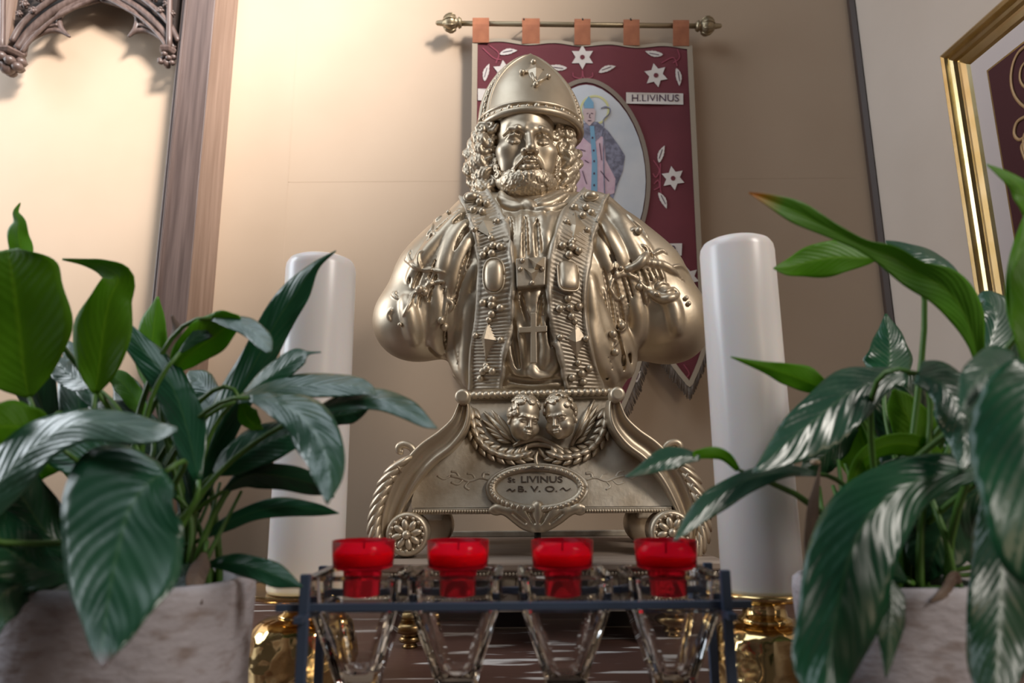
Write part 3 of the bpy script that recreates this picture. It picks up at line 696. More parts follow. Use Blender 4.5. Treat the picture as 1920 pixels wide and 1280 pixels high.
# beads and cabochons need the final surface
def onsurf(bv, px, py, lift): h, n = cast(bv, px, py, YC-.1); return h+n*lift, n
def beads(bv, L, r, par, name='bead', m_='gold', lift=.6):
    for x, y in L: c, n = onsurf(bv, x, y, r*lift); MB().ball(c, r, 12).build(name, m_, par)
beads(bvt, [(788, 543), (795, 548), (1201, 536), (1147, 628), (1150, 660), (826, 600), (1194, 431), (1168, 612), (832, 612)], .0065, st)
beads(bvt, [(1165, 505), (1232, 552), (842, 400), (752, 608), (1285, 560), (1290, 570)], .004, st)
# the two ornamented bands of the cope
def band(outer, inner, name='orphrey_band', lifth=.009):
    So, Si = spline(outer, 14), spline(inner, 14); n = len(So); m_ = 15; V = []; F = []
    grid = []
    for i in range(n):
        row = []
        for j in range(m_+1):
            t = j/m_; x = So[i][0]+(Si[i][0]-So[i][0])*t; y = So[i][1]+(Si[i][1]-So[i][1])*t
            c, nn = cast(bv0, x, y, YC-.08); row.append([c, nn])
        grid.append(row)
    # smooth
    for it in range(3):
        G = [[g[0].copy() for g in row] for row in grid]
        for i in range(n):
            for j in range(m_+1):
                acc = Vector(); w_ = 0
                for a, b_ in ((i-1, j), (i+1, j), (i, j-1), (i, j+1)):
                    if 0 <= a < n and 0 <= b_ <= m_: acc += grid[a][b_][0]; w_ += 1
                if 0 < i < n-1 and 0 < j < m_: G[i][j] = (grid[i][j][0]+acc/w_)/2
        for i in range(n):
            for j in range(m_+1): grid[i][j][0] = G[i][j]
    nr = n*3
    for i in range(nr):
        f = i/(nr-1)*(n-1); a = min(int(f), n-2); fr_ = f-a
        for j in range(m_+1):
            c = grid[a][j][0].lerp(grid[a+1][j][0], fr_); nn = grid[a][j][1].lerp(grid[a+1][j][1], fr_).normalized()
            nn = (nn+Vector((0, -1, 0))*.8).normalized()
            edge = j in (1, m_-1) or j in (0, m_)
            h = lifth + (.0035 if j in (1, m_-1) else 0) + (0 if edge or j in (2, m_-2) else (.0009 if (i//2) % 2 else -.0009))
            if j in (0, m_): h = lifth-.002
            V.append(c+nn*h)
    for i in range(nr-1):
        for j in range(m_): k = i*(m_+1)+j; F.append((k, k+1, k+m_+2, k+m_+1))
    o = mesh(name, V, F, 'gold_dull', st); sd = o.modifiers.new('s', 'SOLIDIFY'); sd.thickness = .012; sd.offset = -1
    # make sure the sheet thickens inwards
    o.data.update()
    nn = o.data.polygons[len(o.data.polygons)//2].normal
    if nn.y > 0: o.data.flip_normals()
    return o, bvh(np.array([tuple(v) for v in V]), F)
bl, bvl = band([(862, 376), (884, 440), (896, 510), (891, 600), (880, 660), (878, 728)], [(917, 362), (952, 418), (967, 490), (966, 590), (954, 660), (945, 728)])
br, bvr = band([(1141, 372), (1118, 440), (1105, 510), (1102, 590), (1114, 660), (1131, 728)], [(1092, 360), (1052, 400), (1028, 470), (1022, 560), (1036, 640), (1056, 728)])
def kite(bv, c, P, par, h=.010):
    ctr, n = onsurf(bv, *c, h); V = [ctr]; 
    for p in P: V.append(onsurf(bv, *p, .0005)[0])
    F = [(0, 1+i, 1+(i+1) % 4) for i in range(4)]+[(4, 3, 2, 1)]
    mesh('faceted_gem', V, F, 'gold', par, False)
    for p in P:
        MB().tube([onsurf(bv, p[0], p[1], .001)[0], onsurf(bv, c[0], c[1], .002)[0]], .0016, 6).build('gem_claw', 'gold', par)
def cabochon(bv, c, rx, ry, par, box=False):
    P, n = onsurf(bv, *c, .001); k = pxm(*c, 1.02); n = (n+Vector((0, -1.6, 0))).normalized(); P = P+n*.002; q = Vector((0, -1, 0)).rotation_difference(n).to_matrix()
    V = []; F = []; m_ = 8; nn = 28; e = .5 if box else .8
    for j in range(m_+1):
        ph = j/m_*PI/2; rr = math.cos(ph)**(.55 if box else .8) if j < m_ else 0
        for i in range(nn):
            a = 2*PI*i/nn; ca, sa = math.cos(a), math.sin(a)
            x = math.copysign(abs(ca)**e, ca)*rx*k*rr; z = math.copysign(abs(sa)**e, sa)*ry*k*rr; V.append(P+q @ Vector((x, -math.sin(ph)*.010, z)))
    for j in range(m_):
        for i in range(nn): F.append((j*nn+i, j*nn+(i+1) % nn, (j+1)*nn+(i+1) % nn, (j+1)*nn+i))
    mesh('cabochon', V, F, 'gold', par)
    L = [P+q @ Vector((math.copysign(abs(math.cos(a))**e, math.cos(a))*rx*k*1.08, -.001, math.copysign(abs(math.sin(a))**e, math.sin(a))*ry*k*1.08)) for a in [i*2*PI/32 for i in range(33)]]
    MB().tube(L, .0017, 6).build('gem_setting', 'gold', par)
cabochon(bvl, (885, 372), 13, 9, bl); cabochon(bvr, (1107, 370), 13, 9, br)
cabochon(bvl, (927, 518), 18, 31, bl); cabochon(bvr, (1064, 519), 18, 31, br, True)
kite(bvl, (910, 424), [(912, 402), (930, 416), (921, 446), (893, 430)], bl); kite(bvl, (914, 636), [(916, 602), (932, 638), (911, 678), (902, 634)], bl)
kite(bvr, (1080, 424), [(1078, 400), (1100, 428), (1074, 450), (1064, 418)], br); kite(bvr, (1080, 632), [(1078, 602), (1098, 634), (1081, 672), (1062, 634)], br)
beads(bvl, [(900, 382), (912, 384), (888, 396), (903, 396), (898, 374), (927, 462), (939, 464), (915, 470), (924, 477), (907, 476), (924, 558), (908, 568), (924, 572), (939, 574), (924, 589), (907, 699), (924, 699), (903, 712), (915, 690)], .0062, bl)
beads(bvl, [(891, 431), (932, 414), (922, 448), (893, 629), (939, 640), (912, 682), (918, 600)], .0050, bl)
beads(bvr, [(1079, 389), (1098, 391), (1108, 401), (1094, 404), (1054, 462), (1071, 465), (1083, 472), (1066, 479), (1072, 454), (1064, 560), (1050, 575), (1069, 574), (1084, 575), (1072, 590), (1072, 704), (1089, 699), (1103, 690), (1093, 712)], .0062, br)
beads(bvr, [(1062, 418), (1102, 431), (1074, 452), (1049, 634), (1102, 634), (1083, 680), (1078, 600)], .0050, br)
# clasp and pectoral cross on the inner gown
def pln(px, py, Y): return at(px, py, Y)
yc_ = cast(bv0, 997, 508)[0].y; zq = lambda p, d: at(p[0], p[1], yc_-.004-d)
cb = MB()
P4 = [(967, 484), (1024, 480), (1022, 534), (969, 538)]
Vv = [zq(p, .010) for p in P4]; cb.prism(Vv, (0, .02, 0)); clasp = cb.build('morse_clasp', 'gold_dull', st, False, bevel=.002)
mesh('faceted_gem', [zq((1006, 494), .022)]+[zq(p, .010) for p in [(990, 483), (1020, 482), (1022, 502), (1002, 506)]], [(0, 1, 2), (0, 2, 3), (0, 3, 4), (0, 4, 1)], 'gold', clasp, False)
mesh('faceted_gem', [zq((996, 512), .018)]+[zq(p, .010) for p in [(982, 502), (1012, 504), (1000, 528)]], [(0, 1, 2), (0, 2, 3), (0, 3, 1)], 'gold', clasp, False)
for x, y in [(976, 504), (998, 530), (1017, 504), (980, 488)]: MB().ball(zq((x, y), .011), .004, 8).build('bead', 'gold', clasp)
yx = min(cast(bvt, 1000, y)[0].y for y in (600, 617, 640, 670))-.003
zx = lambda x, y, d=0: at(x, y, yx-d)
crs = MB(); P = [(995, 586), (1006, 586), (1006, 611), (1026, 610), (1026, 621), (1006, 623), (1007, 680), (995, 680), (995, 623), (973, 624), (973, 613), (995, 612)]
crs.prism([zx(x, y, .004) for x, y in P], (0, .007, 0)); crs.build('pectoral_cross', 'gold', st, False, bevel=.001)

# ------------------------------------------------------------------ head (life-size centimetres, then scaled)
S0 = .0086
eye = at(991, 262, 1.052)
YAW = R(7); NOD = R(9); HD = Vector((eye.x - math.sin(YAW)*7*S0, 1.052+7*S0*math.cos(YAW), eye.z+7*S0*math.sin(NOD)))
def headxf(HD, sc, yaw, pitch=0, roll=0):
    Rm = np.array((Matrix.Rotation(roll, 3, 'Y') @ Matrix.Rotation(yaw, 3, 'Z') @ Matrix.Rotation(pitch, 3, 'X')))
    o = np.array(HD)
    def xf(P):       # local (x right, y = forward, z up)
        P = np.asarray(P, float); Q = np.stack([P[..., 0], -P[..., 1], P[..., 2]], -1)*sc
        return Q @ Rm.T + o
    return xf
def face_sdf(h, child=False, lo=(-9, -10, -14), hi=(9, 13, 13)):
    f = SDF(lo, hi, h); a = f.ell; c = f.cap; g = 1.0
    a((0, -.5, 3), (7.3, 8.8, 9.0), .5); 
    if child:
        a((0, 2.2, -4.2), (6.4, 5.6, 5.6), 2.5); a((0, 6.2, -7.6), (2.2, 1.8, 1.8), 1.5)
        for s_ in (-1, 1): a((s_*4.0, 4.6, -3.6), (3.0, 3.0, 3.0), 1.5)
    else:
        a((0, 2.4, -5.2), (5.9, 5.6, 5.6), 2.5); a((0, 6.8, -9.0), (2.4, 1.9, 2.0), 1.5)
        for s_ in (-1, 1): a((s_*4.3, 4.7, -2.0), (2.6, 2.6, 2.3), 1.5); a((s_*4.2, 4.4, -5.0), (2.0, 2.4, 3), 1.5)
    c((-3.6, 6.9, 2.1), (-1.0, 7.9, 1.7), .8, .8, 1.2); c((3.6, 6.9, 2.1), (1.0, 7.9, 1.7), .8, .8, 1.2)
    # sockets, eyes, lids
    for s_ in (-1, 1):
        a((s_*3.0, 9.1, .2), (2.0, 1.6, 1.2), 1.2, '-')
        a((s_*3.1, 6.0, .1), (1.75, 1.62, 1.35), .45)
        lid = [(s_*1.45, 6.9, -.05), (s_*2.2, 7.55, .62), (s_*3.1, 7.75, .78), (s_*4.1, 7.25, .52), (s_*4.75, 6.5, .0)]
        f.chain(lid, [.2, .26, .28, .26, .2], .35)
        low = [(s_*1.5, 6.9, -.2), (s_*2.4, 7.45, -.75), (s_*3.3, 7.5, -.85), (s_*4.2, 7.0, -.55), (s_*4.7, 6.45, -.1)]
        f.chain(low, [.12, .16, .16, .16, .12], .3)
        f.chain([(s_*1.2, 8.1, 1.45), (s_*2.6, 8.2, 1.95), (s_*4.2, 7.2, 1.9), (s_*5.3, 5.9, 1.2)], [.45, .5, .45, .3], .4)
    c((0, 7.6, 1.4), (.0, 9.9 if not child else 8.9, -2.3), .75, 1.0, .7); a((0, 10.2 if not child else 9.2, -2.7), (1.05, 1.0, .85), .4)
    for s_ in (-1, 1):
        a((s_*1.25, 9.0 if not child else 8.3, -3.0), (.75, .95, .7), .35); a((s_*.62, 9.5 if not child else 8.7, -3.6), (.32, .5, .35), .12, '-')
    c((0, 8.6, -3.6), (0, 8.7, -4.5), .35, .3, .4)
    a((0, 7.6, -5.3), (2.9, 1.8, 2.1), .8)
    f.chain([(-2.1, 7.9, -5.4), (-1, 9.1, -5.05), (0, 9.25, -5.2), (1, 9.1, -5.05), (2.1, 7.9, -5.4)], [.25, .45, .45, .45, .25], .2)
    f.chain([(-1.8, 8.0, -5.7), (-.8, 9.0, -6.1), (.8, 9.0, -6.1), (1.8, 8.0, -5.7)], [.25, .60, .60, .25], .25)
    f.chain([(-2.1, 8.4, -5.55), (-1, 9.5, -5.55), (1, 9.5, -5.55), (2.1, 8.4, -5.55)], [.1, .16, .16, .1], .15, '-')
    for s_ in (-1, 1):
        a((s_*7.0, -.6, -.8), (.8, 1.9, 2.8), .5); a((s_*7.6, -.1, -.6), (.5, 1.0, 1.8), .3, '-')
    return f
xh = headxf(HD, S0, YAW, NOD); xf = lambda P: xh(np.asarray(P, float)*np.array((.90, 1, .965)))
f = face_sdf(.12, lo=(-9, -9, -16), hi=(9, 13, 13)); f.cap((0, -2.5, -15.8), (0, -1, -6), 5.3, 4.3, 1.5)
sdf_obj('face', f, 'gold', st, xf)
# beard and moustache: many small curls
rb = random.Random(3)
f = SDF((-9, -2, -15), (9, 13, -1), .11)
f.ell((0, 4.6, -8.6), (5.6, 4.8, 3.3), 1.0)
for s_ in (-1, 1): f.cap((s_*6.3, 2.2, -3.2), (s_*5.0, 4.6, -8), 1.2, 1.9, 1.0)
f.ell((0, 10.0, -5.45), (1.8, 1.8, .9), .3, '-')
def curl(f, c, r, ax, ph, th, k=.12, turns=1.1):
    """a spiral lock lying on the surface whose normal is ax"""
    ax = Vector(ax).normalized(); u = ax.cross(Vector((0, 0, 1))).normalized(); v = ax.cross(u); P = []; W_ = []
    n = 8
    for i in range(n+1):
        t = i/n; a = ph+t*turns*2*PI; rr = r*(1-.75*t)
        P.append(tuple(Vector(c)+u*math.cos(a)*rr+v*math.sin(a)*rr+ax*(.35*t*r))); W_.append(th*(.75+.35*math.sin(PI*min(1, t+.2))))
    f.chain(P, W_, k)
for i in range(170):
    a = rb.uniform(-1.45, 1.45); b_ = rb.uniform(-1.15, .35)
    n = Vector((math.sin(a)*math.cos(b_), math.cos(a)*math.cos(b_), math.sin(b_)))
    c = Vector((n.x*5.9, 4.5+n.y*4.7, -8.3+n.z*3.5))
    if c.z > -6.5+abs(c.x)*.5 and abs(c.x) < 5: continue
    curl(f, c, rb.uniform(.55, .85), n, rb.uniform(0, 6), rb.uniform(.26, .36), turns=rb.choice((-1, 1))*1.1)
for s_ in (-1, 1):
    for z in (-2.8, -4.2, -5.6, -7.0): 
        for dy in (0, 1.3): curl(f, (s_*(7.5-abs(z+3)*.18-.25*dy), 2.3+(-z-2.8)*.45+dy, z), .8, (s_, .8, -.1), rb.uniform(0, 6), .33)
    f.chain([(s_*.3, 9.5, -4.45), (s_*1.5, 9.25, -4.65), (s_*2.9, 8.1, -5.9), (s_*3.6, 7.4, -7.2), (s_*4.1, 7.6, -8.0)], [.30, .42, .38, .28, .14], .2)
    f.chain([(s_*.5, 9.7, -4.2), (s_*2.0, 8.9, -4.8), (s_*3.5, 7.4, -6.2), (s_*4.3, 6.9, -7.1)], [.2, .26, .26, .15], .08)
    f.chain([(s_*.2, 8.7, -6.9), (s_*.5, 9.3, -7.8), (s_*.2, 9.2, -8.9)], [.4, .6, .35], .2)
sdf_obj('beard', f, 'gold', st, xf)
# hair: wavy locks swept out beside the face and turned in at the neck
f = SDF((-14, -12, -16), (14, 9, 9), .14)
f.ell((0, -3.5, -2), (8.0, 6.0, 9), 1.0)
for s_ in (-1, 1):
    f.ell((s_*8.0, .2, .2), (2.7, 3.4, 4.8), 1.0); f.ell((s_*8.0, -.2, -6.0), (2.5, 3.4, 4.6), 1.0); f.ell((s_*6.6, -1.8, -11), (2.6, 2.6, 3.0), 1.0)
f.ell((0, 7.0, -2), (6.1, 6.5, 13), .5, '-')
rh = random.Random(11)
for s_ in (-1, 1):
    def cen(z):      # outline of the hair mass: distance from the axis
        return float(np.interp(z, [-14, -12, -9, -5, -1, 2, 5], [6.2, 7.4, 9.4, 10.4, 10.6, 10.0, 8.2]))
    for i in range(24):
        lay = i % 3; z0 = 5.2-i*.72+rh.uniform(-.3, .3); y0 = (-1.6, 1.2, 3.0)[lay]+rh.uniform(-.3, .3); xo = (1.0, 1.9, 2.9)[lay]; L = rh.uniform(4.2, 6.2)
        am = rh.uniform(.5, .9); ph = rh.uniform(0, 6); P = []
        for k in range(19):
            t = k/18
            if t < .68:
                z = z0-L*t/.68; x = cen(z)-xo-.9+2.1*math.sin(PI*(t/.68)**.8*.9)+.35*math.sin(ph+t*9); P.append((x, y0+am*math.sin(ph+t*8), z))
            else:
                a = (t-.68)/.32*3.9; q = P[12]; r_ = 1.3*(1-.12*a); P.append((q[0]+1.3-math.cos(a)*r_, q[1]+.6*math.sin(a), q[2]-math.sin(a)*r_))
        for st_ in (-1, 0, 1):       # strands of one lock
            Q = [(s_*min(12.9, p[0]+.62*st_*(1-.45*k/18)), p[1]+(.25 if st_ == 0 else -.1), max(-14.8, p[2]+.25*st_)) for k, p in enumerate(P)]
            f.chain(Q, [.66*(.45+.6*math.sin(PI*(.12+.72*k/18))) for k in range(19)], .10)
for s_ in (-1, 1):
    for i in range(15):
        z = 3.6-i*.95; curl(f, (s_*(6.9+.5*math.sin(i*2.1)), 2.6+.9*math.cos(i*1.6), z), 1.25, (s_*.75, 1, .1), i*1.9, .52, .12, 1.2*(-1)**i)
        if s_ > 0: curl(f, (5.7+.4*math.sin(i*1.7), 3.5+.4*math.cos(i*2.3), z-1.2), 1.05, (.3, 1, .1), i*2.2, .42, .12, 1.2*(-1)**i)
        curl(f, (s_*(8.8+.6*math.sin(i*1.3)), 2.2+.7*math.cos(i*2.6), z-.5), 1.3, (s_*.5, 1, .1), i*2.7, .54, .12, 1.2*(-1)**(i+1))
sdf_obj('hair', f, 'gold', st, xh)
# mitre
xf = headxf(HD+Vector((.013, .004, .0)), S0, YAW, R(0))
def mit(t):   # t 0..1 height -> half width, half depth
    return 10.3*(1-max(0, t)**2.0)**.70*(1+.03*math.sin(PI*t)), 9.6*(1-t*.93)**.60
MZ0, MZ1 = 4.2, 21.9
V = []; F = []; nn = 72; mm_ = 46
for j in range(mm_+1):
    t = j/mm_; t2 = min(t, .9985); w_, d_ = mit(t2); z = MZ0+(MZ1-MZ0)*t2
    for i in range(nn):
        a = 2*PI*i/nn; ca, sa = math.cos(a), math.sin(a); V.append((w_*math.copysign(abs(ca)**.92, ca), -.6+d_*math.copysign(abs(sa)**.92, sa)+t*.0, z))
for j in range(mm_):
    for i in range(nn): F.append((j*nn+i, j*nn+(i+1) % nn, (j+1)*nn+(i+1) % nn, (j+1)*nn+i))
F.append(tuple(range(nn))[::-1]); F.append(tuple(mm_*nn+i for i in range(nn)))
mt = mesh('mitre', [Vector(v) for v in xf(np.array(V))], F, 'gold', st)
def mp(a, t, off=0):
    w_, d_ = mit(t); return ((w_+off)*math.cos(a), -.6+(d_+off)*math.sin(a), MZ0+(MZ1-MZ0)*t)
def mtube(P, r, name, m_='gold', par=mt, n=10):
    return MB().tube([Vector(v) for v in xf(np.array(P))], [x*S0 for x in r] if hasattr(r, '__len__') else r*S0, n).build(name, m_, par)
for t, r in ((.005, .72), (.115, .48)): mtube([mp(a, t, .15) for a in np.linspace(0, 2*PI, 61)], r, 'mitre_band')
# flat bejewelled strip between the two cords
for k in range(36):
    a = 2*PI*k/36; r_ = .62 if k % 3 == 0 else .40
    MB().ball(Vector(xf(np.array(mp(a, .062, .1)))), r_*1.15*S0, 10).build('bead', 'gold', mt)
# raised borders following the pointed outline, front and back
for fb in (1, -1):
    for ins, rr in ((.20, .72), (.52, .40)):
        P = []
        for t in list(np.linspace(.08, .985, 30)): P.append(mp(fb*ins, t, .12))
        for t in list(np.linspace(.985, .08, 30)): P.append(mp(fb*(PI-ins), t, .12))
        mtube(P, rr, 'mitre_border')
    for sg in (0, 1):
        for k in range(22):
            t = .10+.85*k/21; a = .36 if sg == 0 else PI-.36
            MB().ball(Vector(xf(np.array(mp(fb*a, t, .12)))), (.56 if k % 2 else .38)*S0, 8).build('bead', 'gold', mt)
for s_ in (-1, 1): MB().ball(Vector(xf(np.array((s_*10.4, -.6, 5.6)))), 1.0*S0, 12, (.6, 1.6, 1.6)).build('side_boss', 'gold', mt)
mtV = [Vector(v) for v in xf(np.array(V))]; bvm = BVHTree.FromPolygons(mtV, [f_ for f_ in F])
kite(bvm, (1004, 133), [(1003, 116), (1019, 131), (1004, 156), (985, 133)], mt, .007)
for a in [(979, 138), (1027, 146), (1004, 161), (1000, 119)]: beads(bvm, [a], .0052, mt)
for P in [[(990, 137), (979, 138)], [(996, 140), (1004, 158)], [(1024, 147), (1006, 158)], [(1004, 148), (1004, 160)]]:
    MB().tube([onsurf(bvm, *p, .003)[0] for p in P], .0026, 6).build('gem_claw', 'gold', mt)
print('bust', time.time()-T0)
# ------------------------------------------------------------------ pedestal
PZ = .96
pd = empty('bust_pedestal', tuple(at(1015, 1045, 1.07)), 'golden carved pedestal with scroll feet, two cherub heads and an oval name plate', 'pedestal')
SZ = at(760, 1044, .955).z                                          # level of the shelf
# rail under the bust
a, b_ = at(873, 741, 1.01), at(1150, 734, 1.01)
MB().box((a.x, 1.015, b_.z-.010), (b_.x, 1.20, b_.z-.002)).build('top_slab', 'gold_dull', pd, False, bevel=.002)
rail = MB().tube([a, b_], .0045, 8).build('rope_rail', 'gold', pd)
for i in range(24):
    p = a.lerp(b_, (i+.5)/24); MB().ball(p, .0060, 8, (1.15, 1, 1), Matrix.Rotation(.5, 3, 'Y')).build('rope_strand', 'gold', rail)
# body: sloping front panel, solid
zt_, zb_ = at(1010, 748, 1.02).z, at(1010, 952, PZ).z
T = [at(884, 746, 1.02), at(1148, 744, 1.02)]; Bm = [at(776, 952, PZ), at(1256, 951, PZ)]
rows = 14; V = []; F = []
for j in range(rows+1):
    t = j/rows; c = t**1.35
    yy = 746+206*t; ex = float(np.interp(yy, [746, 800, 830, 860, 900, 935, 952], [880, 862, 838, 815, 786, 772, 772])); py_ = 1.02+(PZ-1.02)*t
    xl = at(ex, yy, py_).x; xr = at(2026-ex+6*t, yy, py_).x; z = T[0].z+(Bm[0].z-T[0].z)*t; y = 1.02+(PZ-1.02)*t; yb = 1.19+.05*t
    V += [(xl, y, z), (xr, y, z), (xr, yb, z), (xl, yb, z)]
for j in range(rows):
    k = 4*j
    for q in range(4): F.append((k+q, k+4+q, k+4+(q+1) % 4, k+(q+1) % 4))
F += [(0, 1, 2, 3), (4*rows+3, 4*rows+2, 4*rows+1, 4*rows)]
body = mesh('pedestal_body', [Vector(v) for v in V], F, 'gold_dull', pd, False)
def PP(px, py, off=0):          # on the sloping front
    t = min(1, max(0, (py-746)/206)); return at(px, py, 1.02+(PZ-1.02)*t-off)
# moulding along the foot of the panel
c0, c1 = at(774, 953, PZ), at(1258, 951, PZ)
MB().box((c0.x, PZ-.006, c0.z-.008), (c1.x, 1.26, c0.z)).build('foot_moulding', 'gold_dull', pd, False, bevel=.001)
lg = MB()
for i in range(96):
    p = c0.lerp(c1, (i+.5)/96); lg.ball(p+Vector((0, -.007, -.004)), .0026, 6, (.8, 1, 1))
tag(lg.build('bead_course', 'gold', pd), kind='stuff')
# scroll legs: an S path swept with a fluted profile, deep enough to be solid
def scroll(P, wpx, Yf, Yb, name, m_='gold', flute=True, par=pd):
    S = spline(P, 8); N = len(S); prof = [(-.5, .006), (-.42, 0), (-.30, .002), (-.18, .009), (0, .011), (.18, .009), (.30, .002), (.42, 0), (.5, .006)] if flute else [(-.5, .004), (-.35, 0), (.35, 0), (.5, .004)]
    V = []; M_ = len(prof)
    for i, sp_ in enumerate(S):
        p0, p1 = S[max(i-1, 0)], S[min(i+1, N-1)]; dx, dy = p1[0]-p0[0], p1[1]-p0[1]; l = math.hypot(dx, dy) or 1; nx, ny = -dy/l, dx/l
        wd = sp_[2] if len(sp_) > 2 else wpx
        C = at(sp_[0], sp_[1], Yf); A_ = at(sp_[0]+nx*wd, sp_[1]+ny*wd, Yf)-C
        for q, d in prof: V.append(C+A_*q+Vector((0, d, 0)))
        for q, d in prof[::-1]: V.append(C+A_*q+Vector((0, Yb-Yf-d, 0)))
    K_ = 2*M_; F = [(i*K_+j, i*K_+(j+1) % K_, (i+1)*K_+(j+1) % K_, (i+1)*K_+j) for i in range(N-1) for j in range(K_)]
    F += [tuple(range(K_))[::-1], tuple((N-1)*K_+j for j in range(K_))]
    return mesh(name, V, F, m_, par)
mir = lambda P: [(2022-p[0], p[1]-4, *p[2:]) for p in P]
LP = [(868, 748, 16), (867, 768, 26), (858, 796, 36), (834, 824, 44), (802, 848, 46), (776, 876, 46), (757, 905, 44), (741, 940, 40), (730, 975, 34), (728, 1005, 26), (740, 1028, 18), (762, 1038, 13)]
for fn in (lambda P: P, mir):
    lg_ = scroll(fn(LP), 20, .945, 1.0, 'scroll_leg')
    # outer acanthus leaf: overlapping lobes down the outside
    ac = [(742, 872), (728, 890), (718, 910), (710, 930), (704, 950), (700, 970), (699, 990), (702, 1008), (708, 1024), (716, 1036)]
    sgx = 1 if fn is not mir else -1
    for i, (x, y) in enumerate(fn(ac)):
        nx_ = fn(ac)[min(i+1, 9)]; pv = fn(ac)[max(i-1, 0)]; an = math.atan2(nx_[1]-pv[1], nx_[0]-pv[0])
        for d_ in (0, 1, 2):
            MB().ball(at(x+sgx*(5+5*d_), y+3*d_, .950+.016*d_), .0165-.001*d_, 12, (1.5, .8, .40), Matrix.Rotation(an+sgx*(.34-.2*d_), 3, 'Y')).build('acanthus_lobe', 'gold', lg_)
        MB().tube([at(x-sgx*3, y-8, .946), at(x+sgx*4, y+2, .940), at(x+sgx*11, y+14, .944)], [.001, .0028, .001], 6).build('acanthus_vein', 'gold', lg_)
    # little volute above
    vol = fn([(772, 872), (778, 858), (776, 845), (768, 836), (756, 833), (748, 838), (749, 846), (756, 847)])
    S = spline([(*p, r) for p, r in zip(vol, [9, 8, 7, 7, 7, 7, 6, 5])], 6)
    MB().tube([at(q[0], q[1], .965) for q in S], [q[2]*.00078 for q in S], 10).build('small_volute', 'gold', lg_)
    # rosette disc
    cx_, cy_ = fn([(764, 998)])[0]; C = at(cx_, cy_+3, .945)
    MB().lathe(C+Vector((0, .05, 0)), [(.020, 0), (.0272, .008), (.0290, .05), (.0278, .056), (.0225, .058), (.021, .054), (.010, .053)], 32, (0, -1, 0)).build('scroll_eye', 'gold', lg_).data.transform(Matrix.Identity(4))
    for k in range(8):
        an = k*PI/4+.2
        MB().ball(C+Vector((math.cos(an)*.0125, -.006, math.sin(an)*.0125)), .0082, 10, (1.1, .55, .58), Matrix.Rotation(-an, 3, 'Y')).build('rosette_petal', 'gold', lg_)
    for k in range(16):
        an = k*PI/8; MB().ball(C+Vector((math.cos(an)*.0215, -.006, math.sin(an)*.0215)), .0032, 6).build('bead', 'gold', lg_)
    MB().ball(C+Vector((0, -.010, 0)), .0060, 10).build('rosette_heart', 'gold', lg_)
    # rear foot
    rx, ry = fn([(812, 985)])[0]; C = at(rx, ry, 1.17)
    MB().lathe(C+Vector((0, .03, 0)), [(.020, 0), (.030, .0), (.034, .012), (.034, .05), (.030, .056), (.012, .056)], 30, (0, -1, 0)).build('rear_foot', 'gold', pd)
    q = C.x; MB().box((q-.02, 1.13, C.z+.01), (q+.02, 1.19, zb_+.002)).build('rear_leg', 'gold_dull', pd, False, bevel=.003)
    hp = fn([(873, 752)])[0]; MB().lathe(at(hp[0]-(3 if fn is not mir else -3), hp[1]-4, .955), [(.004, 0), (.0098, .003), (.0105, .03), (.0085, .034), (.0055, .034)], 20, (0, -1, 0)).build('top_curl', 'gold', pd)
# name plate
ctr = (1007, 916)
def ell2(rx, ry, n=40, y0=916, x0=1007): return [(x0+rx*math.cos(2*PI*k/n), y0+ry*math.sin(2*PI*k/n)) for k in range(n+1)]
plate = poly('name_plate', ell2(78, 33)[:-1], 'gold_dull', pd, .012, .012, PP)
MB().tube([PP(x, y, .011) for x, y in ell2(84, 38)], .0058, 10).build('plate_rim', 'gold', pd)
MB().tube([PP(x, y, .007) for x, y in ell2(93, 44)], .0034, 8).build('plate_rim', 'gold_dull', pd)
for k in range(44):
    a = 2*PI*k/44; MB().ball(PP(1007+85*math.cos(a), 916+39*math.sin(a), .0145), .0040, 8, (1.3, .8, .8), Matrix.Rotation(-a+.8, 3, 'Y')).build('rim_gadroon', 'gold', pd)
textmesh('inscription', 'LIVINUS', 1016, 898, 78, 'gold_dark', plate, PP, .0132, .001, 12, .01)
textmesh('inscription', 'St', 959, 899, 14, 'gold_dark', plate, PP, .0132, .001, 9, .01)
textmesh('inscription', 'B. V. O.', 1008, 916, 74, 'gold_dark', plate, PP, .0132, .001, 11, .01)
for P in [[(950, 920), (956, 916), (960, 920), (966, 917)], [(1050, 918), (1056, 914), (1062, 919), (1070, 915)], [(990, 877), (1000, 874), (1008, 877), (1022, 875)], [(984, 880), (1000, 878), (1030, 880)]]:
    ribbon('engraved_line', P, 1.6, 'gold_dark', plate, .0134 if P[0][1] > 890 else .020, PP, 5)
# apron leaf below the plate
ap = SDF((at(915, 950, .93).x, .925, at(1010, 1000, .93).z), (at(1100, 950, .93).x, .975, at(1010, 940, .93).z), .0011)
def A3(px, py, Y=.952): return tuple(at(px, py, Y))
for P, r in [([(930, 952), (950, 958), (968, 972), (985, 984), (1006, 990)], .006), ([(1086, 950), (1066, 958), (1048, 972), (1028, 984), (1010, 990)], .006), ([(1008, 950), (1008, 990)], .009), ([(975, 955), (990, 972), (1006, 985)], .008), ([(1040, 955), (1026, 972), (1010, 985)], .008),
             ([(955, 955), (975, 966), (995, 980)], .007), ([(1062, 955), (1042, 966), (1020, 980)], .007), ([(928, 952), (922, 956), (930, 960), (940, 957)], .003), ([(1090, 950), (1096, 954), (1088, 960), (1078, 956)], .003)]:
    ap.chain([A3(x, y) for x, y in spline(P, 5)], r, .003)
ap.ell(A3(1008, 992, .950), (.007, .007, .007), .004)
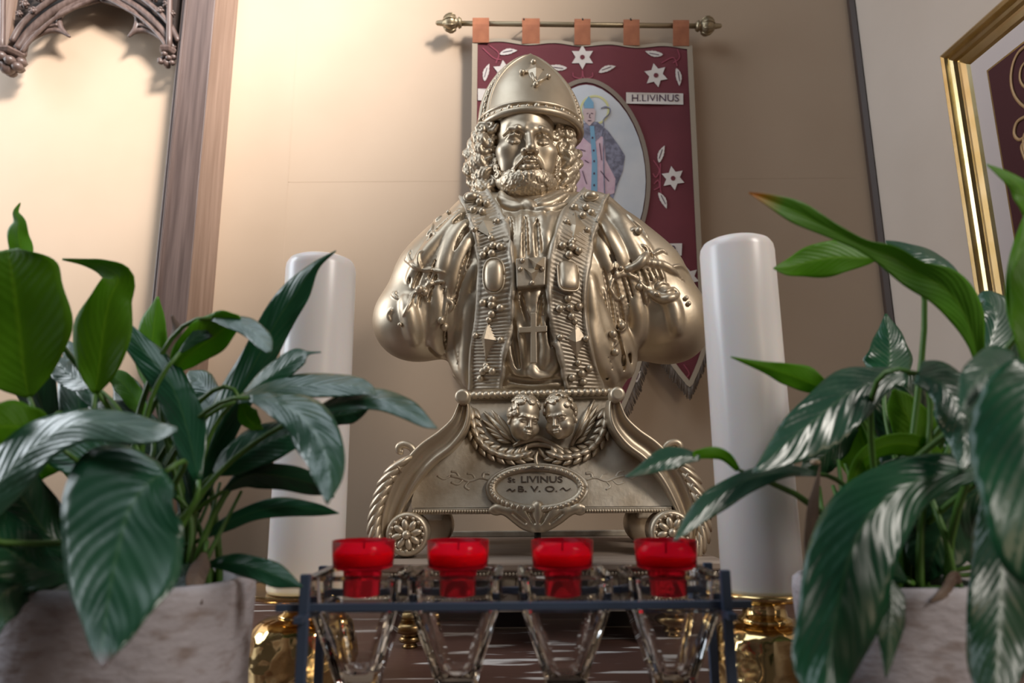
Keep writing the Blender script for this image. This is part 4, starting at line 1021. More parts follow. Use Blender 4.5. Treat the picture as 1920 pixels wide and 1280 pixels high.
for P in [[(990, 958), (1002, 980)], [(1026, 958), (1014, 980)], [(962, 962), (985, 980)], [(1054, 962), (1032, 980)]]: ap.chain([A3(x, y, .944) for x, y in spline(P, 4)], .0022, .001, '-')
sdf_obj('apron_leaf', ap, 'gold', pd)
MB().tube([at(1008, 985, .96), at(1008, 1006, .96), Vector((at(1008, 1006, .96).x, .96, SZ))], .0048, 10).build('support_rod', 'hook', pd)
# laurel swags: separate leaves
def leafblob(c, ang, l, wd, th, par, name='laurel_leaf', dome=.5, m_='gold'):
    V = []; F = []; n = 7
    dx, dy = math.cos(ang), math.sin(ang)
    for i in range(n):
        t = i/(n-1); w_ = wd*math.sin(PI*min(.97, max(.03, t)))**.8; u = (t-.5)*l
        for q, h in ((-1, 0), (-.5, .7), (0, .85 if True else 1), (.5, .7), (1, 0)):
            V.append(PP(c[0]+dx*u-dy*q*w_, c[1]+dy*u+dx*q*w_, c[2]+th*h*math.sin(PI*(.15+.7*t)) + t*.004))
        V.append(PP(c[0]+dx*u, c[1]+dy*u, c[2]-.002))
    for i in range(n-1):
        for q in range(6): a_, b2 = i*6+q, i*6+(q+1) % 6; F.append((a_, b2, b2+6, a_+6))
    F += [tuple(range(6))[::-1], tuple((n-1)*6+q for q in range(6))]
    return mesh(name, V, F, m_, par)
for fn in (lambda x: x, lambda x: 2021-x):
    path = spline([(884, 775), (890, 808), (908, 836), (938, 852), (970, 856), (998, 846)], 6)
    sw = MB().tube([PP(fn(x), y, .003) for x, y in path], .003, 8).build('laurel_swag', 'gold_dull', pd)
    for k in range(0, len(path)-1, 3):
        (x, y), (x2, y2) = path[k], path[min(k+3, len(path)-1)]; an = math.atan2(y2-y, fn(x2)-fn(x))
        for s_, o_ in ((-1, 7), (1, 7), (0, 0)):
            aa = an+s_*.62; nx_, ny_ = -math.sin(an), math.cos(an)
            leafblob((fn(x)+nx_*s_*o_, y+ny_*s_*o_, .004 if s_ else .009), aa, 30, 8.0, .007, sw)
# cherub heads
def cherub(px, py, yaw, sd_, roll):
    C = at(px, py, .985); k = .00295
    X = headxf((C.x, C.y, C.z), k, yaw, R(6), roll)
    f = face_sdf(.26, True, lo=(-9, -4, -11), hi=(9, 13, 13)); r_ = random.Random(sd_)
    o, _, _ = sdf_obj('cherub_head', f, 'gold', pd, X)
    f = SDF((-11, -5, -8), (11, 12, 16), .26)
    for i in range(60):
        a = r_.uniform(-1.7, 1.7); b2 = r_.uniform(-.2, 1.4); n = Vector((math.sin(a)*math.cos(b2), math.cos(a)*math.cos(b2), math.sin(b2)))
        if b2 < .62 and abs(a) < .95: continue
        c = (n.x*7.6, -.5+n.y*9.0, 3+n.z*9.2); curl(f, c, 1.3, n, r_.uniform(0, 6), .72, .3)
    sdf_obj('curly_hair', f, 'gold', o, X)
cherub(981, 787, R(24), 1, R(8)); cherub(1053, 784, R(-30), 2, R(-6))
# wings: fans of feathers from behind each neck
for base, tips in (((968, 832), [(908, 772), (904, 786), (910, 800), (920, 812), (932, 824), (922, 768), (934, 778), (926, 792), (936, 806)]),
                   ((1072, 836), [(1114, 750), (1122, 758), (1122, 774), (1116, 790), (1108, 804), (1100, 818), (1104, 762), (1106, 780), (1098, 796)])):
    wg = MB().tube([PP(*base, .004), PP((base[0]+tips[0][0])/2, (base[1]+tips[0][1])/2, .009), PP(*tips[0], .005)], [.003, .005, .002], 8).build('wing', 'gold', pd)
    for i, (x, y) in enumerate(tips):
        bx, by = base[0]+(x-base[0])*.25, base[1]+(y-base[1])*.25
        leafblob(((x+bx)/2, (y+by)/2, .003+(.004 if i > 4 else 0)), math.atan2(y-by, x-bx), math.hypot(x-bx, y-by), 5.5, .006, wg, 'feather')
# ribbon under the heads
for P, r in [([(962, 836), (985, 826), (1008, 822), (1035, 832), (1062, 848)], 7), ([(975, 842), (1000, 834), (1028, 836), (1052, 850)], 5), ([(1008, 846), (1004, 860), (1008, 876)], 4.5), ([(1010, 840), (1022, 856), (1040, 862)], 4)]:
    S = spline(P, 6); MB().tube([PP(x, y, .008) for x, y in S], [r*.00078*math.sin(PI*(.15+.7*i/(len(S)-1))) for i in range(len(S))], 8).build('ribbon', 'gold', pd)
# faint sprays in relief
for fn in (lambda x: x, lambda x: 2016-x):
    for P, r in [([(918, 900), (900, 896), (880, 902), (862, 896), (845, 892)], 3.2), ([(880, 902), (872, 912), (880, 918)], 2.6), ([(862, 896), (856, 886), (846, 884)], 2.6), ([(845, 892), (832, 898), (820, 892)], 2.4), ([(905, 897), (908, 888), (918, 888)], 3.6), ([(892, 900), (886, 890), (876, 888)], 2.4), ([(868, 900), (858, 908), (846, 904)], 2.6)]:
        S = spline(P, 5); MB().tube([PP(fn(x), y, .0005) for x, y in S], r*.00078, 6).build('relief_spray', 'gold_dull', pd)
print('pedestal', time.time()-T0)
# ------------------------------------------------------------------ carved shelf that carries the pedestal
sh = empty('carved_shelf', (at(1015, 1060, 1.05).x, 1.08, TZ), 'low grey carved shelf with brass ball feet under the golden bust', 'shelf')
xa, xb = at(735, 1050, .90).x, at(1345, 1050, .90).x
MB().box((xa-.01, .885, SZ-.012), (xb+.01, 1.30, SZ-.0005)).build('shelf_top', 'shelf', sh, False, bevel=.003)
MB().box((xa-.01, 1.285, SZ-.0005), (xb+.01, 1.30, SZ+.010)).build('back_lip', 'stone_light', sh, False, bevel=.002)
MB().box((xa, .893, SZ-.020), (xb, 1.29, SZ-.012)).build('shelf_moulding', 'stone', sh, False, bevel=.003)
MB().box((xa+.004, .905, SZ-.062), (xb-.004, .93, SZ-.020)).build('frieze', 'stone', sh, False)
MB().box((xa+.01, 1.0, TZ+.004), (xb-.01, 1.03, SZ-.02)).build('recess_shade_board', 'dark', sh, False)  # dark sheet added so the space under the shelf looks deeply shaded
tb_ = empty('x', (0, 0, 0)); bpy.data.objects.remove(tb_)
mb = MB()
for i in range(90):
    x = xa+(xb-xa)*(i+.5)/90; mb.ball((x, .889, SZ-.014), .0028, 6)
tag(mb.build('bead_course', 'stone_light', sh), kind='stuff')
for px in (768, 858, 952, 1052, 1150, 1242, 1320):
    c = at(px, 1088, .90)
    MB().ball(c, .011, 12, (1.0, .6, 1.0)).build('carved_boss', 'stone_light', sh)
    for k in range(6):
        a = k*PI/3+.3; MB().ball(c+Vector((math.cos(a)*.015, .002, math.sin(a)*.012)), .0075, 8, (1.2, .5, .7), Matrix.Rotation(-a, 3, 'Y')).build('carved_petal', 'stone', sh)
for px in (812, 905, 1002, 1100, 1196, 1284):
    c = at(px, 1110, .901)
    MB().lathe(c, [(.0, -.002), (.015, -.002), (.016, .002), (.0, .002)], 20, (0, -1, 0)).build('gap_shade_disc', 'dark', sh)  # dark disc painting the shade of a gap in the carving
    for s_ in (-1, 1):
        S = spline([(px+s_*8, 1076), (px+s_*26, 1080), (px+s_*32, 1096), (px+s_*22, 1104), (px+s_*14, 1096)], 5)
        MB().tube([at(x, y, .900) for x, y in S], .0032, 6).build('carved_scroll', 'stone_light', sh)
for px, Y in ((769, .905), (1262, .905), (800, 1.24), (1225, 1.24)):
    c = Vector((at(px, 1185, .905).x, Y, TZ))
    h = SZ-.06-TZ; g = h/.072
    MB().lathe(c, [(.006, 0), (.010, .001*g), (.0085, .006*g), (.006, .008*g), (.0125, .012*g), (.0145, .018*g), (.011, .024*g), (.009, .026*g), (.019, .032*g), (.0235, .040*g), (.0215, .049*g), (.013, .055*g), (.011, .058*g), (.020, .061*g), (.021, .066*g), (.014, .070*g), (.014, h)], 28).build('ball_foot', 'brass_old', sh)

# ------------------------------------------------------------------ altar candles on hammered brass
def hammered(c, r0, name, par):
    prof = [(.050, 0), (.0515, .004), (.0530, .012), (.0515, .026), (.0490, .040), (.0455, .053), (.0385, .0605), (.0290, .0635)]
    P = spline(prof, 8); n = 96; V = []; rr = random.Random(int(c.x*1000)+5)
    den = [(rr.uniform(0, 2*PI), rr.uniform(0, .064), rr.uniform(.006, .010)) for _ in range(190)]
    for r, h in P:
        for k in range(n):
            a = 2*PI*k/n; d = 0
            for A_, H_, R_ in den:
                da = (a-A_+PI) % (2*PI)-PI
                q = ((da*.05)**2+(h-H_)**2)/R_**2
                if q < 1: d = max(d, (1-q)*.0013)
            rr_ = (r-d)*r0; V.append(c+Vector((math.cos(a)*rr_, math.sin(a)*rr_, h)))
    m_ = len(P); F = [(j*n+k, j*n+(k+1) % n, (j+1)*n+(k+1) % n, (j+1)*n+k) for j in range(m_-1) for k in range(n)]
    F += [tuple(range(n))[::-1], tuple((m_-1)*n+k for k in range(n))]
    return mesh(name, V, F, 'brass', par)
for pb, Y, ptop, lab1, lab2 in ((572, .76, 485, 'tall white pillar candle to the left of the golden bust', 'hammered brass candlestick under the left white candle'),
                                (1430, .72, 452, 'tall white pillar candle to the right of the golden bust', 'hammered brass candlestick under the right white candle')):
    c = at(pb, 1105, Y); zb2 = c.z; zt2 = at(pb+28 if pb < 960 else pb-45, ptop, Y).z
    cs = empty('brass_candlestick', (c.x, Y, TZ), lab2, 'candlestick')
    base = Vector((c.x, Y, TZ)); k = (zb2-TZ)/.092
    hb = hammered(base, 1.1, 'hammered_body', cs)
    MB().lathe(base, [(.026, .062), (.026, .066), (.0215, .068), (.0205, .076), (.0205, zb2-TZ-.012), (.024, zb2-TZ-.008), (.030, zb2-TZ-.006)], 40).build('neck', 'brass', cs)
    MB().lathe(base, [(.020, zb2-TZ-.008), (.050, zb2-TZ-.007), (.068, zb2-TZ-.001), (.071, zb2-TZ+.003), (.068, zb2-TZ+.0025), (.044, zb2-TZ-.0015), (.01, zb2-TZ-.0015)] if pb < 960 else
               [(.020, zb2-TZ-.008), (.044, zb2-TZ-.007), (.047, zb2-TZ-.003), (.047, zb2-TZ-.001), (.01, zb2-TZ-.0015)], 48).build('drip_dish', 'brass', cs)
    H = zt2-zb2; r = .0395
    cn_ = MB().lathe(Vector((c.x, Y, zb2-.001)), [(r*.97, 0), (r, .004)]+[(r, H*q) for q in (.25, .5, .75)]+[(r, H-.014), (r*.975, H-.008), (r*.90, H-.003), (r*.78, H-.0006), (r*.6, H), (r*.3, H-.003), (.002, H-.004)], 64)
    cd_ = empty('pillar_candle', (c.x, Y, zb2), lab1, 'candle'); cn_.build('wax_body', 'wax', cd_)
    MB().tube([(c.x, Y, zb2+H-.006), (c.x+.001, Y, zb2+H+.003)], .0012, 6).build('wick', 'wick', cd_)

# ------------------------------------------------------------------ metal rack with four clear holders and red cups
YF, YBk = .525, .598
rk = empty('candle_rack', (at(960, 1135, YF).x, .56, TZ), 'blue-grey metal rack holding four clear candle glasses at bottom centre', 'rack')
pA, pB = at(518, 1139, YF), at(1409, 1132, YF); zr = (pA.z+pB.z)/2
def bar(name, a, b_, w_, h_): 
    lo = [min(a[i], b_[i]) for i in range(3)]; hi = [max(a[i], b_[i]) for i in range(3)]
    lo[1] -= w_/2; hi[1] += w_/2; lo[2] -= h_/2; hi[2] += h_/2; return MB().box(lo, hi).build(name, 'steel_blue', rk, False, bevel=.0006)
bar('front_bar', (pA.x, YF, zr), (pB.x, YF, zr), .005, .0055); bar('back_bar', (pA.x+.012, YBk, zr), (pB.x-.010, YBk, zr), .005, .0055)
for px, Y, pt in ((578, YF, 1074), (1354, YF, 1066), (603, YBk, 1062), (1330, YBk, 1056)):
    x = at(px, pt, Y).x; z = at(px, pt, Y).z
    w_ = .0035; MB().box((x-w_, Y-.0085 if Y == YF else Y+.0030, TZ), (x+w_, Y-.0030 if Y == YF else Y+.0085, z)).build('post', 'steel_blue', rk, False, bevel=.0006)
for px in (578, 1354):
    x = at(px, 1074, YF).x; MB().box((x-.003, YF, TZ), (x+.003, YBk, TZ+.006)).build('foot_bar', 'steel_blue', rk, False)
    MB().box((x-.003, YF-.02, zr-.0075), (x+.003, YBk+.02, zr-.0032)).build('cross_bar', 'steel_blue', rk, False)
nm = ['leftmost', 'second from the left', 'third from the left', 'rightmost']
def sqring(c, hw, z, r=.006, n=5):
    P = []
    for k, (sx, sy) in enumerate([(1, 1), (-1, 1), (-1, -1), (1, -1)]):
        for i in range(n):
            a = k*PI/2+PI/2*i/(n-1); rr = min(r, hw*.6); P.append((c.x+sx*(hw-rr)+rr*math.cos(a), c.y+sy*(hw-rr)+rr*math.sin(a), z))
    return P
for i, px in enumerate((682, 859, 1054, 1248)):
    cy = (YF+YBk)/2+.002; c = Vector((at(px, 1030, cy).x, cy, 0)); zt3 = at(px, 1078, cy-.03).z
    gh = empty('candle_glass', (c.x, cy, TZ), 'clear tapering glass under a red cup, %s of four' % nm[i], 'candle holder', 'clear glasses in the metal rack')
    rings = []
    for hw, z in [(.0065, TZ+.001), (.008, TZ+.003), (.0165, TZ+.055), (.0325, zt3-.026), (.0338, zt3-.024), (.0355, zt3-.003), (.0345, zt3)]: rings.append(sqring(c, hw, z))
    n = len(rings[0])
    # well for the cup, then the hollow inside
    for r, z in [(.0300, zt3-.001), (.0290, zt3-.004), (.0272, zt3-.026), (.0225, zt3-.040), (.0140, zt3-.064), (.0115, zt3-.070), (.006, zt3-.073)]: rings.append(sqring(c, r, z, .006))
    V = [p for L in rings for p in L]; m_ = len(rings)
    F = [(j*n+k, j*n+(k+1) % n, (j+1)*n+(k+1) % n, (j+1)*n+k) for j in range(m_-1) for k in range(n)]+[tuple(range(n))[::-1], tuple((m_-1)*n+k for k in range(n))]
    o = mesh('glass_body', V, F, 'glass', gh, False); o.data.polygons.foreach_set('use_smooth', [False]*len(o.data.polygons))
    # red cup
    tl = (-2.2, 2.5, 0.4, .3)[i]
    vc = empty('votive_cup', (c.x, cy, zt3+.0008), 'red plastic candle cup on a clear glass, %s of four' % nm[i], 'candle', 'red cups in the metal rack')
    zc = zt3+.0012
    hh = at(px, 1017, cy-.025).z-zc
    MB().lathe((c.x, cy, zc), [(.0110, -.020), (.0142, -.019), (.0150, -.001), (.0205, .0002), (.0234, .002), (.0242, hh*.5), (.0246, hh), (.0239, hh), (.0234, hh*.5), (.0225, .0030), (.004, .0015)], 40).build('cup', 'red_cup', vc)
    wz = hh*(.60, .58, .56, .52)[i]
    MB().lathe((c.x, cy, zc), [(.0215, .0035), (.0224, .0045), (.0230, hh*.5), (.0231, wz-.001), (.0220, wz), (.012, wz-.001), (.003, wz-.001)], 36).build('wax', 'red_wax', vc)
    MB().tube([(c.x, cy, zc+wz-.002), (c.x+.001, cy, zc+wz+.005)], .0007, 5).build('wick', 'wick', vc)

# ------------------------------------------------------------------ potted peace lilies
def roundbox(c, hx, hy, z0, z1, taper, par, name, m_, rad=.035, rim=.008):
    rings = []; n = 8
    def ring(sx, sy, z, r):
        P = []
        for k, (a, b2) in enumerate([(1, 1), (-1, 1), (-1, -1), (1, -1)]):
            for i in range(n):
                t = k*PI/2+PI/2*i/(n-1); P.append((c[0]+a*(sx-r)+r*math.cos(t), c[1]+b2*(sy-r)+r*math.sin(t), z))
        return P
    for f_, z, s_ in [(0, z0, -taper), (.02, z0+.004, -taper+.004), (.5, (z0+z1)/2, -taper*.4), (.9, z1-.012, 0), (.96, z1-.003, -.001), (1, z1, -.004), (1, z1, -rim), (1, z1-.02, -rim-.002)]:
        rings.append(ring(hx+s_, hy+s_, z, max(.004, rad+s_*.5)))
    V = [p for r in rings for p in r]; k = len(rings[0]); m2 = len(rings)
    F = [(j*k+i, j*k+(i+1) % k, (j+1)*k+(i+1) % k, (j+1)*k+i) for j in range(m2-1) for i in range(k)]+[tuple(range(k))[::-1]]
    o = mesh(name, V, F, m_, par); 
    so = MB().prism([Vector(p) for p in ring(hx-rim-.003, hy-rim-.003, z1-.022, rad*.7)], (0, 0, .003)).build('soil', 'soil', par, False); return o
def leaf(par, P, Y, m_='lt', lean=.5, back=None, fold=.22, stem=None, ruf=.004, vein=.0009, name='leaf', tipup=0, arc=0.0):
    """P: stations (px, py, half width left, half width right) from base to tip; Y: depth at base and tip"""
    P = [(p[0], p[1], p[2], p[3] if len(p) > 3 else p[2]) for p in P]
    if m_ in ('lu', 'lb', 'ly'): vein *= .4
    n = max(5, 30//(len(P)-1)); S = spline(P, n); N = len(S); K_ = 6; V = []; UV = []
    Y0, Y1 = Y if hasattr(Y, '__len__') else (Y, Y); ph = (P[0][0]*.37+P[0][1]*.11) % 6
    pyc = sum(p[1] for p in P)/len(P)
    for i, q in enumerate(S):
        t = i/(N-1); a, b_ = S[max(i-1, 0)], S[min(i+1, N-1)]; dx, dy = b_[0]-a[0], b_[1]-a[1]; l = math.hypot(dx, dy) or 1; nx, ny = dy/l, -dx/l      # left of travel
        Yc = Y0+(Y1-Y0)*t - arc*math.sin(PI*t)
        Yc += lean*.35*(pyc-q[1])*Yc/FPX
        for j in range(-K_, K_+1):
            f_ = j/K_; w_ = max(0.25, q[2] if f_ > 0 else q[3]); 
            up = -(ny*w_*f_)*Yc/FPX; m__ = Yc/FPX
            y = Yc + lean*up + fold*abs(f_)*w_*m__ + vein*math.sin(2*PI*(t*7-abs(f_)*1.3))*math.sin(PI*min(1, abs(f_)*1.1))*min(1, w_*m__/.02)
            y += ruf*math.sin(t*11+ph+(2 if f_ > 0 else 0))*f_*f_*min(1, w_*m__/.02)
            e_ = 1+.05*math.sin(t*17+ph*2+(1.3 if f_ > 0 else 0))*abs(f_)**3
            V.append(at(q[0]+nx*w_*f_*e_, q[1]+ny*w_*f_*e_, max(.2, y))); UV.append((t, .5+f_*.5))
    M_ = 2*K_+1; F = [(i*M_+j, i*M_+j+1, (i+1)*M_+j+1, (i+1)*M_+j) for i in range(N-1) for j in range(M_-1)]
    o = mesh(name, V, F, m_, par); uvl = o.data.uv_layers.new(name='UVMap')
    li = np.zeros(len(o.data.loops), np.int32); o.data.loops.foreach_get('vertex_index', li); uvl.data.foreach_set('uv', np.array(UV, np.float32)[li].ravel())
    sd = o.modifiers.new('thickness', 'SOLIDIFY'); sd.thickness = .0004; sd.offset = 0
    if stem is not None:
        b0 = V[K_]; d0 = (V[K_]-V[K_+M_]).normalized(); e_ = Vector(stem)
        l = (b0-e_).length; c1 = b0+d0*l*.30; c2 = e_+Vector((0, 0, l*.45)); pts = []
        for i in range(13):
            t = i/12; pts.append(b0*(1-t)**3+c1*3*t*(1-t)**2+c2*3*t*t*(1-t)+e_*t**3)
        MB().tube(pts, [.0016+.0016*i/12 for i in range(13)], 7).build('leaf_stalk', 'stem', o)
    return o
# left plant
LC = at(235, 1125, .56); lz = at(235, 1120, .50).z
lp = empty('potted_peace_lily', (LC.x, .56, TZ), 'large green peace lily in a wide whitewashed pot at left', 'plant')
a_, b_ = at(0, 1200, .53).x, at(446, 1200, .53).x; hx = (b_-a_)/2; lcx = (a_+b_)/2
roundbox((lcx, .545), hx, .066, TZ, at(240, 1108, .48).z, .004, lp, 'pot', 'pot', .060)
rl = random.Random(5)
def LS(): return (lcx+rl.uniform(-.035, .05), .56+rl.uniform(-.03, .03), at(240, 1108, .48).z-.02)
G = leaf
def addL(*a, **k): k.setdefault('stem', LS()); return G(lp, *a, **k)
# behind
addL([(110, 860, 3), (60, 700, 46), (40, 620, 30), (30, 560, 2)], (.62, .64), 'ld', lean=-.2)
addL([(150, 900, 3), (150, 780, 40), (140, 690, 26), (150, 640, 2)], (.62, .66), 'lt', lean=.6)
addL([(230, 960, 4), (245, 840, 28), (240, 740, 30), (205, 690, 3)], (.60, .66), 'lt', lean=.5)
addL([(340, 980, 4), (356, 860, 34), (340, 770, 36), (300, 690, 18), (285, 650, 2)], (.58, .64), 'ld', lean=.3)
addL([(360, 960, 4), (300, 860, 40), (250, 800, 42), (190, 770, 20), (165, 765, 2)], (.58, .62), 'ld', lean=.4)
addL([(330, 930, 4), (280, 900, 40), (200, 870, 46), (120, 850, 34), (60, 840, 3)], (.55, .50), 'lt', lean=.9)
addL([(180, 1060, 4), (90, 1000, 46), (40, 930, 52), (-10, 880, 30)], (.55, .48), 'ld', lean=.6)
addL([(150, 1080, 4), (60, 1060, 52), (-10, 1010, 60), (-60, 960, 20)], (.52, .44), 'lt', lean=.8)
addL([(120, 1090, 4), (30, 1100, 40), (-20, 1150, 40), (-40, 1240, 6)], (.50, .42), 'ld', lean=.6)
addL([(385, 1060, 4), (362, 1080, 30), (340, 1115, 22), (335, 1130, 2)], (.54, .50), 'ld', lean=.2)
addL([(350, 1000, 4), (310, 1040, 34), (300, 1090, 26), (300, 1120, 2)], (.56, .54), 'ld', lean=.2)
addL([(60, 905, 6), (90, 850, 40), (110, 800, 36), (112, 770, 4)], (.54, .58), 'lu', lean=-.4)
# pale bits between
addL([(175, 725, 4), (145, 712, 22), (118, 690, 26), (104, 668, 3)], (.57, .60), 'lp', lean=1.0)
addL([(180, 770, 4), (160, 720, 24), (140, 670, 26), (128, 640, 3)], (.60, .63), 'lt', lean=.9)
addL([(278, 790, 3), (255, 752, 18), (228, 715, 20), (195, 700, 3)], (.60, .62), 'lb', lean=.2)
addL([(385, 790, 4), (392, 745, 22), (375, 715, 24), (352, 698, 4)], (.60, .62), 'lp', lean=1.1)
# named leaves, back to front
addL([(55, 745, 6), (46, 700, 80, 60), (38, 630, 112, 94), (28, 550, 100, 96), (20, 500, 70, 78), (14, 468, 20)], (.52, .55), 'lu', lean=-.5, fold=-.15)
addL([(44, 500, 14), (40, 470, 22), (35, 440, 22, 20), (36, 416, 12), (30, 398, 6), (38, 380, 1)], (.56, .57), 'lb', lean=.2)
addL([(178, 738, 6), (186, 690, 44, 34), (194, 620, 58, 56), (206, 560, 34, 42), (222, 522, 30, 30), (196, 500, 18, 14), (160, 492, 7), (117, 486, 2)], (.53, .56), 'lu', lean=-.4, fold=-.15, ruf=.007)
addL([(290, 740, 3), (282, 690, 26), (288, 620, 30, 26), (296, 556, 2)], (.58, .60), 'lb', lean=.2)
addL([(310, 690, 3), (322, 650, 9), (332, 620, 9), (322, 590, 2)], (.575, .585), 'dry', lean=0)
addL([(372, 900, 8), (350, 800, 36), (318, 716, 34), (262, 650, 26, 22), (214, 600, 14), (172, 573, 2)], (.53, .56), 'lt', lean=.55)
addL([(326, 700, 4), (350, 668, 34, 24), (395, 636, 44, 30), (428, 610, 34, 22), (450, 594, 5)], (.55, .53), 'lb', lean=-.5)
addL([(338, 660, 3), (362, 636, 10, 12), (392, 612, 14, 18), (404, 598, 5)], (.535, .54), 'ld', lean=.3)
addL([(398, 596, 5), (436, 602, 12, 16), (470, 618, 20, 16), (494, 640, 18, 16), (506, 660, 5)], (.53, .50), 'lp', lean=1.1)
addL([(372, 960, 5), (386, 870, 30), (430, 770, 34), (478, 680, 30), (520, 600, 32), (556, 548, 26), (590, 500, 9), (630, 470, 1)], (.58, .55), 'lt', lean=.15, fold=.35, ruf=.007)
addL([(458, 738, 4), (492, 716, 16), (530, 690, 22), (562, 668, 16), (578, 662, 4), (602, 660, 1)], (.55, .53), 'lt', lean=.9)
addL([(442, 752, 5), (510, 732, 18), (580, 722, 22), (650, 722, 20, 22), (688, 728, 12), (706, 740, 2)], (.54, .50), 'lp', lean=1.1, vein=.0012)
addL([(600, 768, 8), (650, 752, 18), (710, 748, 20), (760, 768, 22, 18), (800, 792, 10), (820, 803, 1)], (.52, .49), 'lp', lean=1.1, vein=.0012)
addL([(590, 790, 6), (630, 780, 18), (665, 774, 16), (690, 766, 2)], (.55, .54), 'ld', lean=.2)
addL([(400, 890, 5), (440, 862, 30), (500, 830, 36), (560, 810, 26), (600, 800, 3)], (.54, .52), 'lt', lean=.7)
addL([(452, 752, 4), (462, 780, 22, 16), (480, 800, 14, 10), (494, 808, 2)], (.545, .54), 'lb', lean=-.2)
addL([(420, 920, 4), (470, 890, 20, 24), (540, 895, 24, 26), (600, 912, 16, 18), (626, 932, 2)], (.54, .52), 'ld', lean=-.2)
addL([(378, 1010, 3), (420, 985, 12), (470, 962, 16), (530, 950, 18), (590, 955, 13), (636, 962, 1)], (.55, .54), 'lt', lean=.3)
addL([(392, 1058, 5), (425, 1055, 16), (470, 1062, 22), (520, 1080, 22), (566, 1100, 3)], (.54, .50), 'lt', lean=.4)
addL([(466, 746, 5), (515, 754, 20, 26), (566, 782, 42, 40), (604, 835, 42, 44), (618, 890, 26, 34), (614, 945, 2)], (.50, .455), 'lp', lean=.9, vein=.0016, fold=.3)
addL([(-40, 960, 30), (20, 880, 44, 50), (80, 826, 40, 36), (150, 792, 26, 38), (230, 796, 24, 36), (290, 806, 18, 24), (332, 804, 3)], (.47, .43), 'lp', lean=1.0, vein=.0016)
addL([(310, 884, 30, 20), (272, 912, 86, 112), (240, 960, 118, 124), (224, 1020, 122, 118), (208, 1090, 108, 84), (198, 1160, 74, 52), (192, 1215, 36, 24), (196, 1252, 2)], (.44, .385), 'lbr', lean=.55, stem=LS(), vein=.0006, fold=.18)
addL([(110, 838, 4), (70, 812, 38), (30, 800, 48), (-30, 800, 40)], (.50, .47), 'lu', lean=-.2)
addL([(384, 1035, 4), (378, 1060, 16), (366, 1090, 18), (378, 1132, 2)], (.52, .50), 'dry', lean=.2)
for i in range(16):
    a = rl.uniform(0, 6); x = lcx+rl.uniform(-.05, .06); y = .56+rl.uniform(-.04, .04); z0 = at(240, 1108, .48).z-.02
    MB().tube([(x, y, z0), (x+.004*math.cos(a), y, z0+.03), (x+.022*math.cos(a)+rl.uniform(0, .01), y+.01, z0+rl.uniform(.06, .10))], [.0026, .0021, .0012], 6).build('leaf_stalk', 'stem', lp)
# right plant
a_, b_ = at(1532, 1200, .54).x, at(1842, 1200, .54).x; rcx = (a_+b_)/2; rz = at(1660, 1103, .50).z
rp_ = empty('potted_peace_lily', (rcx, .57, TZ), 'tall green peace lily in a whitewashed pot at right, in front of the gilt frame', 'plant')
roundbox((rcx, .555), (b_-a_)/2, .062, TZ, rz, .004, rp_, 'pot', 'pot', .045)
def RS(): return (rcx+rl.uniform(-.02, .045), .57+rl.uniform(-.03, .03), rz-.02)
def addR(*a, **k): k.setdefault('stem', RS()); return G(rp_, *a, **k)
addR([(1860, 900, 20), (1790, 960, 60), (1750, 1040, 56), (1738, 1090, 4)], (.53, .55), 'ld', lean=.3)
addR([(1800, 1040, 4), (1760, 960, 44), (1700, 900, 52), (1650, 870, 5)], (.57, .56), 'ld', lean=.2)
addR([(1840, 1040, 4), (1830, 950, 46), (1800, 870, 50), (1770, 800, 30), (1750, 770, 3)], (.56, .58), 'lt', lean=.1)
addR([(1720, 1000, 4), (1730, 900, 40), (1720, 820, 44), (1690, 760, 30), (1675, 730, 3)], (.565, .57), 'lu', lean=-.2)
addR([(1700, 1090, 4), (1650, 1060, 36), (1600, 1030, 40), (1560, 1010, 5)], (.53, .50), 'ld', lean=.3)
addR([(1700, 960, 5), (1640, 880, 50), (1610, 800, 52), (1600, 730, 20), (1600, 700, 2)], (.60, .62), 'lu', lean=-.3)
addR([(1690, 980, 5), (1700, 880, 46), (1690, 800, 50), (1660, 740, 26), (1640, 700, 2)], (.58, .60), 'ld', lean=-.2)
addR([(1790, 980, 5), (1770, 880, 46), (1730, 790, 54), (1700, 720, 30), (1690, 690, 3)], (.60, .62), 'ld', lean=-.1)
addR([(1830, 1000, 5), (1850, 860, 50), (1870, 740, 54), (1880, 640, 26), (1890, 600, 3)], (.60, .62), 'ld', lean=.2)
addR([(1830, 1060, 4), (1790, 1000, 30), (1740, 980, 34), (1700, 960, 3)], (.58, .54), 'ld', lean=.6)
addR([(1660, 720, 36), (1668, 680, 48, 42), (1668, 640, 34, 30), (1661, 588, 2)], (.60, .63), 'lt', lean=.5)
addR([(1605, 800, 8), (1570, 828, 28), (1535, 862, 30), (1500, 888, 4)], (.60, .58), 'ld', lean=-.1)
addR([(1845, 690, 6), (1858, 640, 28, 34), (1868, 590, 30, 36), (1850, 562, 16, 20), (1830, 560, 2)], (.57, .60), 'lp', lean=.6)
addR([(1800, 520, 4), (1770, 496, 20, 10), (1730, 476, 24, 12), (1690, 462, 14, 8), (1660, 452, 2)], (.56, .58), 'lp', lean=.7)
addR([(1655, 478, 4), (1620, 484, 14, 26), (1570, 482, 34, 34), (1520, 490, 30, 28), (1480, 500, 18, 16), (1450, 503, 1)], (.53, .52), 'lb', lean=-.1)
addR([(1836, 690, 6), (1826, 640, 14, 22), (1806, 585, 30, 36), (1770, 540, 38, 40), (1720, 512, 34, 26), (1672, 482, 26, 22), (1620, 462, 12, 13), (1560, 432, 16, 16), (1500, 400, 22, 22), (1450, 378, 13, 13), (1404, 361, 1)], (.52, .48), 'ly', lean=-.35, fold=-.25)
